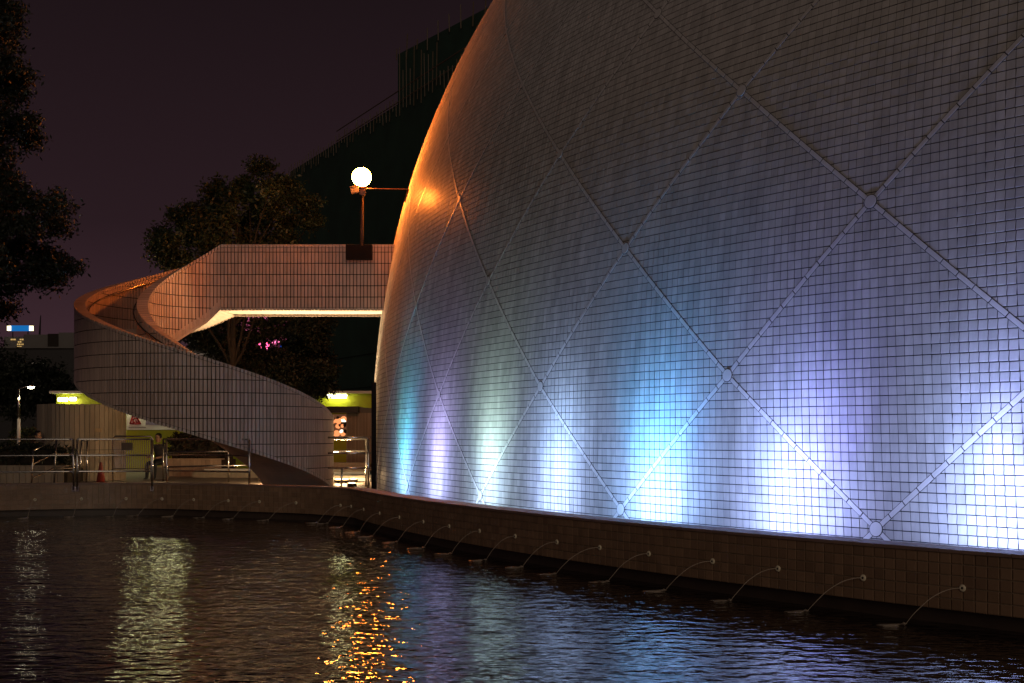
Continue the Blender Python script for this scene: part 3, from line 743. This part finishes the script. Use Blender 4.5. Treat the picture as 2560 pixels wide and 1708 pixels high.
# planters
def planter(label, x0, x1, Z, ztop, depth, planks, hd, seed, n=2600):
    a, b_ = at(x0,0,Z).x, at(x1,0,Z).x; root = empty('planter', ((a+b_)/2, Z, 0)); tag(root, label, 'planter', 'planters on the plaza')
    MB().box(((a+b_)/2, Z+depth/2+.03, ztop/2), (b_-a-.02, depth, ztop-.02)).build('trough', M['soil'], root)
    np_ = int((b_-a)/planks)
    for i in range(np_):
        MB().box((a+(i+.5)*planks, Z, ztop/2), (planks-.012, .035, ztop)).build('plank', M['wood'], root)
    MB().box(((a+b_)/2, Z+.03, ztop+.015), (b_-a, .14, .03)).build('rim', M['wood'], root)
    hedge('planter_hedge', 'dark clipped hedge growing in the '+label, ((a+b_)/2, Z+depth/2, ztop+hd/2-.05), (b_-a, depth, hd), n, .07, seed=seed, group='hedges in planters')
planter('wide low plank planter at the left edge', -140, 168, 31.6, .43, 1.2, .16, .62, 3)
planter('plank planter under the staircase', 402, 560, 37.0, .50, 1.6, .12, .85, 5)
# low lit wall with a pale bench edge under the staircase
lw = at(590,0,36.2)
lb = empty('low_bench', (lw.x, lw.y, 0)); tag(lb, 'pale edged low bench slab glowing warm under the staircase', 'bench')
MB().box((lw.x+.1, lw.y, .10), (2.6,.5,.2)).build('bench_base', M['wood'], lb); MB().box((lw.x+.25, lw.y-.05, .225), (2.2,.5,.05)).build('bench_top', M['white_paint'], lb)

# kiosk building with lime wall
KZ = 45.0
kx0, kx1 = at(141,0,KZ).x, at(1000,0,KZ).x; kzt = at(0,984,KZ).z
kiosk = empty('kiosk_building', ((kx0+kx1)/2, KZ, 0)); tag(kiosk, 'low lime-green kiosk building lit by fluorescent battens behind the staircase', 'building')
MB().box(((kx0+kx1)/2, KZ+2.5, kzt/2), (kx1-kx0, 5, kzt)).build('wall', M['green_paint'], kiosk)
MB().box(((kx0+kx1)/2, KZ+2.4, kzt+.04), (kx1-kx0+.3, 5.4, .09)).build('roof_edge', M['white_paint'], kiosk)
a_, b_ = at(770,0,KZ).x, at(901,0,KZ).x
MB().box(((a_+b_)/2, KZ-.35, at(0,1025,KZ).z), (b_-a_, .7, .22)).build('awning', M['black'], kiosk)
a_, b_ = at(820,0,KZ).x, at(866,0,KZ).x; z0, z1 = at(0,1092,KZ).z, at(0,1036,KZ).z
win = MB().box(((a_+b_)/2, KZ-.01, (z0+z1)/2), (b_-a_, .05, z1-z0)).build('shop_window', M['shop_back'], kiosk)
rr0 = random.Random(4)
for i in range(22):
    x = rr0.uniform(a_+.05, b_-.05); z = rr0.uniform(z0+.05, z1-.06); s_ = rr0.uniform(.05,.13)
    MB().lathe((x, KZ-.06, z), [(s_*.6,-.04),(s_,0),(s_*.4,.03)], 10, (0,-1,0)).build('goods', M['shop_white'] if i in (2,6) else (M['black'] if i%3==0 else M['shop']), win)
a_, b_ = at(866,0,KZ-.3).x, at(985,0,KZ-.3).x; zs = at(0,1033,KZ).z
n = 34
for i in range(n): MB().box((a_+(b_-a_)*(i+.5)/n, KZ-.3, zs/2), ((b_-a_)/n-.01, .05, zs)).build('slat', M['wood'], kiosk)
MB().box(((a_+b_)/2, KZ-.2, zs/2), (b_-a_, .1, zs-.02)).build('slat_backing', M['black'], kiosk)
MB().box((at(918,0,KZ).x, KZ-.1, zs+.09), (.5,.3,.2), 0, 0, .1).build('torn_sheet', M['concrete'], kiosk)
# white sign board with its red emblem
sb = empty('sign_board', at(380,1056,KZ-.06)); tag(sb, 'white sign board with a red triangular emblem on the lime wall', 'sign')
a_, b_ = at(318,0,KZ).x, at(480,0,KZ).x; z0, z1 = at(0,1075,KZ).z, at(0,1010,KZ).z
MB().box(((a_+b_)/2, KZ-.05, (z0+z1)/2), (b_-a_, .06, z1-z0)).build('board', M['white_paint'], sb)
MB().box(((at(366,0,KZ).x+at(440,0,KZ).x)/2, KZ-.085, at(0,1051,KZ).z), (at(440,0,KZ).x-at(366,0,KZ).x, .008, .34)).build('printed_panel', M['purple_panel'], sb)
MB().box((at(345,0,KZ).x, KZ-.085, at(0,1068.5,KZ).z), (.62,.006,.025)).build('caption_line', M['concrete'], sb)
em = MB()
def stroke(pts, w=.045):
    pts = [at(x, y, KZ-.09) for x, y in pts]
    for p, q in zip(pts, pts[1:]):
        d = (q-p); L_ = d.length; ang = math.atan2(d.z, d.x); em.box((p+q)/2, (L_+w*.8, .012, w), 0, 0, -ang)
stroke([(331.5,1041),(325.5,1059),(333,1059.5),(336,1056)], .055)
stroke([(331.5,1041),(341,1041),(351,1059.5),(337.5,1060)], .055)
stroke([(333,1057),(332.5,1050),(336,1046.5),(343,1046.5),(346.5,1056),(341,1056),(340,1052)], .045)
em.build('emblem', M['logo_red'], sb)
# fluorescent battens
def batten(x0, x1, y, label):
    a_, b_ = at(x0,0,KZ-.25), at(x1,0,KZ-.25); z = at(0,y,KZ-.25).z
    r = empty('fluorescent_light', ((a_.x+b_.x)/2, a_.y, z)); tag(r, label, 'light fitting', 'fluorescent battens on the kiosk')
    MB().box(((a_.x+b_.x)/2, a_.y+.10, z+.03), (b_.x-a_.x+.06, .12, .05)).build('fitting', M['white_paint'], r)
    MB().tube([(a_.x,a_.y,z),(b_.x,a_.y,z)], .065, 10).build('tube', M['tube'], r, True)
batten(817, 866, 991, 'bright yellowish fluorescent batten on the kiosk beside the dome')
batten(146, 168, 999, 'left one of two fluorescent battens above the plank enclosure')
batten(176, 189, 998, 'right one of two fluorescent battens above the plank enclosure')
batten(285, 348, 992, 'fluorescent batten over the left end of the sign board, hidden by the staircase')
batten(385, 450, 992, 'fluorescent batten over the right end of the sign board, hidden by the staircase')

# lit ramp slabs in the gap
for i, (y, Z0) in enumerate(((1192, 33.0), (1178, 36.0), (1160, 39.5))):
    x0, x1 = at(800,0,Z0).x, at(925,0,Z0).x
    sl = empty('ramp_step', ((x0+x1)/2, Z0, 0)); tag(sl, ['lowest', 'middle', 'upper'][i]+' pale step of the lit ramp seen in the gap beside the dome', 'step', 'ramp steps beside the dome')
    zt = at(0, y, Z0).z
    MB().box(((x0+x1)/2, Z0+.9, zt/2+.01), (x1-x0, 1.8, max(.08, zt))).build('slab', M['white_paint'] if i < 2 else M['wood'], sl)
    MB().box(((x0+x1)/2, Z0-.02, max(.08, zt)), (x1-x0, .06, .05)).build('nosing', M['wood'], sl)

# street lamp at the left
sp = at(47,0,38.0); sl = empty('street_lamp', (sp.x, sp.y, 0)); tag(sl, 'slim street lamp with a short curved arm at the left edge', 'street lamp')
zt = at(0,975,38).z; zm = at(0,1048,38).z
MB().tube([(sp.x,sp.y,0),(sp.x,sp.y,zm)], .052, 12).build('lower_pole', M['white_paint'], sl, True)
MB().tube([(sp.x,sp.y,zm-.01),(sp.x,sp.y,zt)], .034, 10).build('upper_pole', M['steel'], sl, True)
MB().tube([(sp.x,sp.y,zt-.02),(sp.x+.04,sp.y,zt+.05),(sp.x+.18,sp.y,zt+.09),(sp.x+.3,sp.y,zt+.1)], .022, 8).build('arm', M['steel'], sl, True)
hd = MB().lathe((sp.x+.37,sp.y,zt+.10), [(.02,.05),(.09,.035),(.10,0)], 14); hd.build('head', M['steel'], sl, True)
MB().lathe((sp.x+.37,sp.y,zt+.10), [(.095,-.001),(.085,-.045),(.02,-.065)], 14).build('lens', M['street_led'], sl, True)
MB().lathe((sp.x+.02,sp.y-.05,at(0,997,38).z), [(.02,-.04),(.035,0),(.02,.04)], 10).build('small_lamp', M['warm_bulb'], sl, True)

# ------------------------------------------------------------------ trees
def tree(name, label, base, trunk, limbs, blobs, n, size, mt, seed, group=None, trunk_r=.16, shrink=.80):
    """blobs: (centre, radii) clumps the leaves gather in; limbs reach from the trunk to each"""
    r = np.random.default_rng(seed); root = empty(name, base); tag(root, label, 'tree', group)
    base = Vector(base); top = Vector(trunk); k = MB()
    pts = [base + (top-base)*t + Vector((math.sin(t*5+seed)*.12*t, math.cos(t*4+seed)*.1*t, 0)) for t in np.linspace(0,1,9)]
    k.tube(pts, [trunk_r*(1.25-.65*t) for t in np.linspace(0,1,9)], 10)
    tr = k.build('trunk', M['bark'], root, True)
    for i, (c, rad_) in enumerate(blobs[::3]):
        c = Vector(c); t0 = pts[5 + i % 4]; m1 = t0.lerp(c, .5) + Vector((0,0,-.1*(c-t0).length)); 
        MB().tube([t0, t0.lerp(m1,.5)+Vector(r.normal(0,.06,3)), m1, m1.lerp(c,.55)+Vector(r.normal(0,.08,3)), c], [trunk_r*.45, trunk_r*.36, trunk_r*.28, trunk_r*.18, trunk_r*.08], 6).build('limb', M['bark'], tr, True)
    extra = []
    for c, rad_ in blobs:                          # sprays that break the outline
        for _ in range(5):
            u = r.normal(size=3); u[2] = abs(u[2])*.8+.1; u /= np.linalg.norm(u); extra.append((tuple(np.array(c)+u*np.array(rad_)*r.uniform(1.0,1.42)), tuple(np.array(rad_)*r.uniform(.14,.26))))
    blobs = [(c, tuple(np.array(q)*shrink)) for c, q in blobs] + extra
    V, Fc = [], []; vol = np.array([np.prod(b[1])**.67 for b in blobs]); vol /= vol.sum(); kk = 0
    for (c, rad_), w in zip(blobs, vol):
        nt = max(5, int(n*w/26)); c = np.array(c); rad_ = np.array(rad_)
        for _ in range(nt):                       # twigs, each with its own spray of leaves
            u = r.normal(size=3); u /= np.linalg.norm(u); q = c + u*rad_*r.uniform(.35,1.08)
            for _ in range(26):
                p = q + r.normal(0, 1, 3)*size*np.array((2.1,2.1,1.5))
                a = r.normal(size=3)+u*.6+np.array((0,0,-.3)); a /= np.linalg.norm(a); b_ = np.cross(a, r.normal(size=3)); b_ /= np.linalg.norm(b_)+1e-9
                s_ = size*r.uniform(.55,1.25)
                V += [p-a*s_, p+b_*s_*.4, p+a*s_, p-b_*s_*.4]; Fc.append((4*kk,4*kk+1,4*kk+2,4*kk+3)); kk += 1
    leaf_mesh('crown', V, Fc, M[mt], root, r)
    return root
def blob(px, py, Z, rx, ry, rz=None): s_ = Z/F; return (tuple(at(px,py,Z)), (rx*s_, (rz or rx)*s_, ry*s_))
def clumps(poly, Z, gap, r0, r1, seed, depth=90, lift=1.25):
    """leaf clumps scattered through an outline with gaps between them, each at its own depth"""
    q = random.Random(seed); xs_ = [p[0] for p in poly]; ys_ = [p[1] for p in poly]; got = []; out = []
    def inside(x, y):
        c = False
        for (xa, ya), (xb, yb) in zip(poly, poly[1:]+poly[:1]):
            if (ya > y) != (yb > y) and x < (xb-xa)*(y-ya)/(yb-ya)+xa: c = not c
        return c
    for _ in range(4000):
        x, y = q.uniform(min(xs_), max(xs_)), q.uniform(min(ys_), max(ys_))
        if inside(x, y) and all((x-a)**2+(y-b)**2 > gap*gap for a, b in got):
            got.append((x, y)); rr_c = q.uniform(r0, r1); out.append(blob(x, y, Z+q.uniform(-1,1)*depth*Z/F, rr_c, rr_c*q.uniform(.8,lift)))
    return out
# big dark tree leaning in from the left
TZ_ = 23.0
tree('left_tree', 'large dark tree leaning in along the left edge of the picture', at(-330, HY+12.6*F/230, TZ_).to_tuple()[:2]+(0,), at(-300,560,TZ_), None,
 clumps([(-160,-60),(10,10),(30,50),(20,130),(50,190),(62,255),(80,335),(75,365),(20,350),(0,420),(50,455),(115,520),(175,555),(165,600),(120,620),(170,680),(165,735),(110,730),(50,715),(20,780),(-160,800)], TZ_, 40, 20, 33, 3, 140),
 17000, .05, 'leaf_dark', 11, trunk_r=.3, shrink=1.0)
# tree behind the bridge
TB = 37.5
tree('bridge_tree', 'broad leafy tree behind the footbridge lit faintly by the globe lamp', (at(572,0,TB).x, TB, 0), at(575,760,TB), None,
 clumps([(385,650),(402,600),(445,560),(462,520),(485,512),(500,540),(520,520),(538,478),(555,520),(585,470),(612,500),(640,432),(655,430),(668,490),(700,462),(722,460),(735,500),(765,480),(778,500),(762,535),(792,545),(785,575),(735,590),(715,640),(640,700),(480,700)], TB, 37, 14, 24, 8, 130, 1.5),
 7600, .075, 'leaf', 23, group='trees behind the footbridge', trunk_r=.12, shrink=1.0)
TB2 = 40.5
tree('bridge_tree', 'dense dark tree seen through the gap under the footbridge', (at(668,0,TB2).x, TB2, 0), at(660,900,TB2), None,
 clumps([(470,850),(490,800),(560,790),(605,790),(612,845),(595,855),(620,888),(690,884),(748,850),(745,800),(795,800),(800,900),(812,990),(780,1010),(640,990),(560,900)], TB2, 26, 15, 23, 6, 120) + [blob(655,812,TB2,17,6), blob(640,848,TB2,14,6), blob(694,800,TB2,13,9), blob(676,838,TB2,12,7), blob(712,832,TB2,9,12)],
 11000, .075, 'leaf_dark', 31, group='trees behind the footbridge', trunk_r=.12, shrink=1.0)
TL = 58.0
for i, (x, y0, rx, ry, lab) in enumerate(((40,980,70,75,'tall dark tree behind the street lamp'), (120,985,55,70,'dark tree between street lamp and plank enclosure'), (-40,950,60,110,'dark tree cut by the left edge behind the street lamp'))):
    tree('far_tree', lab, (at(x,0,TL+i*2).x, TL+i*2, 0), at(x,y0+20,TL+i*2), None,
     [blob(x,y0,TL+i*2,rx*.6,ry*.6), blob(x-rx*.5,y0+10,TL+i*2,rx*.45,ry*.5), blob(x+rx*.5,y0+5,TL+i*2,rx*.45,ry*.5), blob(x,y0-ry*.5,TL+i*2,rx*.5,ry*.45), blob(x+8,y0+ry*.5,TL+i*2,rx*.6,ry*.4)], 5200, .12, 'leaf_dark', 40+i, 'dark trees at the left', .14)
b_ = at(70,1085,39.5)
hedge('round_bush', 'round green bush lit by the street lamp', (b_.x, b_.y, .95), (1.1,1.0,1.0), 1800, .07, 'bush', 'leaf', seed=9)

# ------------------------------------------------------------------ city behind
sc_b = empty('scaffolded_building', (-8, 95, 0)); tag(sc_b, 'tall dark building wrapped in green scaffold netting with bamboo poles, behind the dome', 'building')
def wallbox(name, p, q, depth, z0, z1, mt, parent):
    p, q = np.array(p, float), np.array(q, float); d = (q-p)/np.hypot(*(q-p)); n = np.array((-d[1], d[0])); n = n if n[1] > 0 else -n
    a = [(*p,z0),(*q,z0),(*(q+n*depth),z0),(*(p+n*depth),z0)]; b2 = [(x,y,z1) for x,y,_ in a]
    return MB().hexa(a, b2).build(name, M[mt], parent)
H1 = EYE + .2102*100
P0, P1 = np.array((-17.8, 100.0)), np.array((14.0, 38.2)); P1 = P0 + (np.array((-7.44, 79.8))-P0)*3.0
wallbox('lower_block', P0, P1, 14, 0, H1, 'net', sc_b)
U0 = np.array((-7.6, 83.0)); dU = np.array((6.6, -9.8)); U1 = U0 + dU*3.2; H2 = EYE + .3045*83
wallbox('upper_block', U0, U1, 12, H1-.5, H2, 'net', sc_b)
rp = random.Random(5); dP = (P1-P0); nP = np.array((-dP[1], dP[0])); nP = nP/np.hypot(*nP); nP = nP if nP[1] < 0 else -nP
for i in range(60):
    t = i/59*.5; p = P0 + dP*t + nP*.12; h = rp.uniform(.25,.9)
    h *= .6
    if .345 < t < .44: h = rp.choice((.8, 1.4, 2.2, 3.0, 3.6))*rp.uniform(.7,1)
    MB().tube([(*p, H1-rp.uniform(.3,.9)), (p[0]+rp.uniform(-.05,.05), p[1], H1+h)], .03, 5).build('bamboo_pole', M['bamboo'], sc_b)
for z_ in (H1+.3, H1+1.0):
    a2, b2 = P0+dP*.17+nP*.1, P0+dP*.62+nP*.1; MB().tube([(*a2, z_-.25), (*b2, z_-.25)], .04, 5).build('bamboo_ledger', M['bamboo'], sc_b)
nU = np.array((-dU[1], dU[0])); nU = nU/np.hypot(*nU); nU = nU if nU[1] < 0 else -nU
for i in range(26):
    p = U0 + (U1-U0)*i/25*.9 + nU*.1; MB().tube([(*p, H2-rp.uniform(.3,.8)), (p[0]+rp.uniform(-.06,.06), p[1], H2+rp.uniform(.2,1.0))], .04, 5).build('bamboo_pole', M['bamboo'], sc_b)
for q in range(2):
    z_ = H1*(.2+.1*q); a2, b2 = P0+nP*.06, P0+dP*.6+nP*.06
    MB().tube([(*a2, z_), (*b2, z_)], .035, 4).build('bamboo_ledger', M['net'], sc_b)
ae = at(892,0,97); MB().tube([(ae.x, ae.y, H1-2), (ae.x, ae.y, at(0,300,97).z)], .05, 5).build('antenna_mast', M['concrete'], sc_b)

# pink lit block seen under the bridge, with neon signs
pb = empty('pink_lit_building', (at(620,0,120).x, 120, 0)); tag(pb, 'far building washed in pink light glimpsed through the tree under the footbridge', 'building')
a_, b_ = at(470,0,120).x, at(716,0,120).x; zt = at(0,770,120).z
MB().box(((a_+b_)/2, 126, zt/2), (b_-a_, 12, zt)).build('wall', M['concrete'], pb)
for i in range(9):
    MB().box(((a_+b_)/2, 119.95, zt-1.0-i*1.15), (b_-a_-.4, .1, .18)).build('ledge', M['white_paint'], pb)
l = bpy.data.lights.new('pink_wash', 'SPOT'); l.energy = 5500; l.color = (1.0,.16,.42); l.spot_size = R_(100); l.spot_blend = .6; l.shadow_soft_size = .3
o = bpy.data.objects.new('pink_wash', l); C.objects.link(o); o.location = at(690,905,115); o.rotation_euler = (Vector(at(690,815,120))-o.location).to_track_quat('-Z','Y').to_euler(); par(o, pb)
MB().box(at(690,908,114.6), (.5,.4,.3)).build('wash_light_housing', M['dark_steel'], pb)
def sign(name, px, py, Z, w, h, mt, label, cat='sign'):
    p = at(px, py, Z); s_ = Z/F; r = empty(name, p); tag(r, label, cat)
    MB().box((p.x, p.y+.12, p.z), (w*s_+.15, .16, h*s_+.15)).build('sign_box', M['black'], r)
    MB().box((p.x, p.y, p.z), (w*s_, .06, h*s_)).build('sign_face', M[mt], r); return r
sign('pink_sign', 660, 864, 112, 26, 17, 'pink_sign', 'glaring pink neon sign between branches under the footbridge')
sign('cyan_sign', 568, 866, 112, 46, 14, 'cyan_sign', 'pale cyan lit sign between branches under the footbridge')
sign('blue_led_sign', 706, 866, 110, 10, 3, 'blue_led', 'tiny blue light sign right of the pink neon sign')
sign('far_window_light', 745, 945, 70, 4, 11, 'warm_bulb', 'narrow pale light in the dark right of the tree under the footbridge', 'light')

# left skyline
lb2 = empty('dark_block', (at(80,0,140).x, 140, 0)); tag(lb2, 'dark flat-roofed building on the left skyline behind the trees', 'building')
a_, b_ = at(-60,0,140).x, at(240,0,140).x
MB().box(((a_+b_)/2, 146, at(0,871,140).z/2), (b_-a_, 12, at(0,871,140).z)).build('wall', M['black'], lb2)
MB().box(((a_+b_)/2, 145.8, at(0,869.5,140).z), (b_-a_+.3, 12.4, .16)).build('roof_edge', M['concrete'], lb2)
MB().box((at(98,0,139.9).x, 139.9, at(0,908,140).z), (2.2,.15,.12)).build('ledge', M['white_paint'], lb2)
lb3 = empty('grey_block', (at(130,0,170).x, 170, 0)); tag(lb3, 'grey stepped rooftop block on the left skyline with an antenna', 'building')
for nm, x0, x1, y1 in (('roof_block', 66, 126, 838), ('plant_room', 126, 153, 836), ('side_block', 153, 196, 833)):
    a_, b_ = at(x0,0,170).x, at(x1,0,170).x; z_ = at(0,y1,170).z
    MB().box(((a_+b_)/2, 172, z_/2), (b_-a_-.02, 6, z_)).build(nm, M['concrete'] if nm != 'plant_room' else M['bark'], lb3)
p = at(99,0,170.5); MB().tube([(p.x,p.y,at(0,838,170).z),(p.x+.05,p.y,at(0,820,170).z),(p.x+.15,p.y,at(0,788,170).z)], [.14,.12,.06], 6).build('antenna', M['black'], lb3)
lb4 = empty('window_block', (at(40,0,190).x, 190, 0)); tag(lb4, 'far building with a few warm lit windows under the blue roof sign', 'building')
a_, b_ = at(10,0,190).x, at(78,0,190).x; z_ = at(0,842,190).z
MB().box(((a_+b_)/2, 193, z_/2), (b_-a_, 6, z_)).build('wall', M['concrete'], lb4)
for x, y, w in ((33,849,12),(54,849,9),(49,855,8),(47,861,8),(56,861,5),(48,867,11)):
    q = at(x, y, 189.9); wd = MB().box(q, (w*.061, .1, .19)).build('window', M['warm_window'], lb4); MB().box(q+Vector((0,-.06,0)), (.05,.04,.2)).build('mullion', M['black'], wd)
bs = empty('blue_roof_sign', at(51,821,188)); tag(bs, 'blue rooftop sign with a white lamp at each end on the left skyline', 'sign')
MB().box(at(51,821,188), (50*.0603,.2,14*.0603)).build('sign_face', M['blue_sign'], bs)
for x in (23, 78.5): MB().box(at(x,821,187.9), (.55,.25,.72)).build('end_lamp', M['warm_bulb'], bs)
for x in (32, 70): MB().tube([at(x,827,188.1), at(x,845,188.1)], .08, 6).build('sign_leg', M['black'], bs)

# ------------------------------------------------------------------ two seated people, far off
def person(label, loc, rz, seat, shirt, trousers, lean=0):
    root = empty('person', loc); tag(root, label, 'person'); loc = Vector(loc); Mz = Matrix.Rotation(rz, 3, 'Z')
    W = lambda v: loc + Mz @ Vector(v)
    J = {'pel':(0,0,seat+.10),'sp':(0,.02,seat+.32),'ch':(0,-.01,seat+.50),'nk':(0,-.03,seat+.61),
         'hl':(.09,0,seat+.08),'kl':(.12,-.42,seat+.06),'al':(.12,-.44,seat-.34),'fl':(.13,-.60,seat-.40),
         'hr':(-.09,0,seat+.08),'kr':(-.12,-.42,seat+.06),'ar':(-.12,-.44,seat-.34),'fr':(-.13,-.60,seat-.40),
         'sl':(.17,0,seat+.53),'el':(.23,-.06,seat+.27),'wl':(.15,-.30,seat+.22),'gl':(.12,-.38,seat+.21),
         'sr':(-.17,0,seat+.53),'er':(-.23,-.06,seat+.27),'wr':(-.15,-.30,seat+.24),'gr':(-.12,-.38,seat+.24)}
    rad_ = dict(pel=.13,sp=.12,ch=.13,nk=.055,hl=.09,kl=.065,al=.042,fl=.035,hr=.09,kr=.065,ar=.042,fr=.035,sl=.06,el=.042,wl=.03,gl=.035,sr=.06,er=.042,wr=.03,gr=.035)
    E_ = [('pel','sp'),('sp','ch'),('ch','nk'),('pel','hl'),('hl','kl'),('kl','al'),('al','fl'),('pel','hr'),('hr','kr'),('kr','ar'),('ar','fr'),('ch','sl'),('sl','el'),('el','wl'),('wl','gl'),('ch','sr'),('sr','er'),('er','wr'),('wr','gr')]
    ks = list(J); me = bpy.data.meshes.new('body'); me.from_pydata([tuple(W(J[k])) for k in ks], [(ks.index(a), ks.index(b)) for a, b in E_], [])
    o = mobj('body', me, None, root); md = o.modifiers.new('skin', 'SKIN')
    for k_, sv_ in zip(ks, me.skin_vertices[0].data): sv_.radius = (rad_[k_], rad_[k_]); sv_.use_root = (k_ == 'pel')
    o.modifiers.new('sub', 'SUBSURF').levels = 1; o.modifiers['sub'].render_levels = 2
    bpy.context.view_layer.update()
    dg = bpy.context.evaluated_depsgraph_get(); em_ = bpy.data.meshes.new_from_object(o.evaluated_get(dg)); o.modifiers.clear(); o.data = em_
    em_.materials.clear(); em_.materials.append(M[shirt]); em_.materials.append(M[trousers]); em_.materials.append(M['skin'])
    inv = Mz.inverted()
    for pl in em_.polygons:
        c = inv @ (pl.center-loc); pl.use_smooth = True
        pl.material_index = 1 if c.z < seat+.16 and abs(c.x) < .3 and not (c.z > seat+.17) else (2 if (c.y < -.2 and c.z > seat+.15) or c.z > seat+.585 else 0)
    hd = W((0,-.05,seat+.76))
    prof = [(.03,-.125),(.062,-.10),(.075,-.05),(.082,.0),(.083,.05),(.07,.09),(.04,.118),(.01,.125)]
    h_ = MB().lathe(hd, prof, 14).build('head', M['skin'], root, True)
    f_ = lambda x,y,z: hd + Mz @ Vector((x,y,z))
    MB().lathe(f_(0,-.083,-.02), [(.014,0),(.01,.02),(.003,.03)], 8, Mz @ Vector((0,-1,.2))).build('nose', M['skin'], h_)
    for s_ in (-1,1):
        MB().lathe(f_(.03*s_,-.073,.01), [(.011,0),(.008,.008),(.002,.011)], 8, Mz @ Vector((0,-1,0))).build('eye', M['black'], h_)
        MB().lathe(f_(.083*s_,.005,-.005), [(.022,0),(.018,.012),(.004,.016)], 8, Mz @ Vector((s_,0,0))).build('ear', M['skin'], h_)
    MB().box(f_(0,-.076,-.06), (.045,.01,.009), rz).build('mouth', M['logo_red'], h_)
    MB().lathe(f_(0,.018,.02), [(.07,-.06),(.092,-.02),(.096,.03),(.085,.08),(.05,.115),(.01,.125)], 14).build('hair', M['hair'], root, True)
    for s_, key in ((1,'gl'),(-1,'gr')):
        hp = W(J[key])
        for q in range(4): MB().tube([hp + Mz @ Vector(((q-1.5)*.016,-.02,0)), hp + Mz @ Vector(((q-1.5)*.018,-.06-.008*(q in (1,2)),-.01)), hp + Mz @ Vector(((q-1.5)*.018,-.085,-.03))], .008, 5).build('finger', M['skin'], root)
        MB().tube([hp + Mz @ Vector((-.03*s_,-.005,0)), hp + Mz @ Vector((-.05*s_,-.04,.0))], .009, 5).build('thumb', M['skin'], root)
p1 = at(92,0,33.2); person('seated person in dark clothes beside the plank enclosure at the left', (p1.x, p1.y, 0), R_(60), .45, 'cloth_dark', 'cloth_dark')
st = empty('plaza_stool', (p1.x, p1.y, 0)); tag(st, 'low dark seat block under the person beside the plank enclosure', 'seat'); MB().box((p1.x, p1.y+.02, .2), (.4,.4,.4)).build('seat_block', M['concrete'], st)
MB().box((p1.x, p1.y+.02, .415), (.44,.44,.03)).build('seat_top', M['wood'], st)
p2 = at(398,0,35.0); person('seated person in dark clothes behind the pool railing left of the planter', (p2.x, p2.y, 0), R_(-15), .38, 'cloth_grey', 'cloth_dark')
st = empty('plaza_stool', (p2.x, p2.y, 0)); tag(st, 'low dark seat block under the person next to the planter', 'seat'); MB().box((p2.x, p2.y+.02, .16), (.4,.4,.32)).build('seat_block', M['concrete'], st)
MB().box((p2.x, p2.y+.02, .335), (.44,.44,.03)).build('seat_top', M['wood'], st)
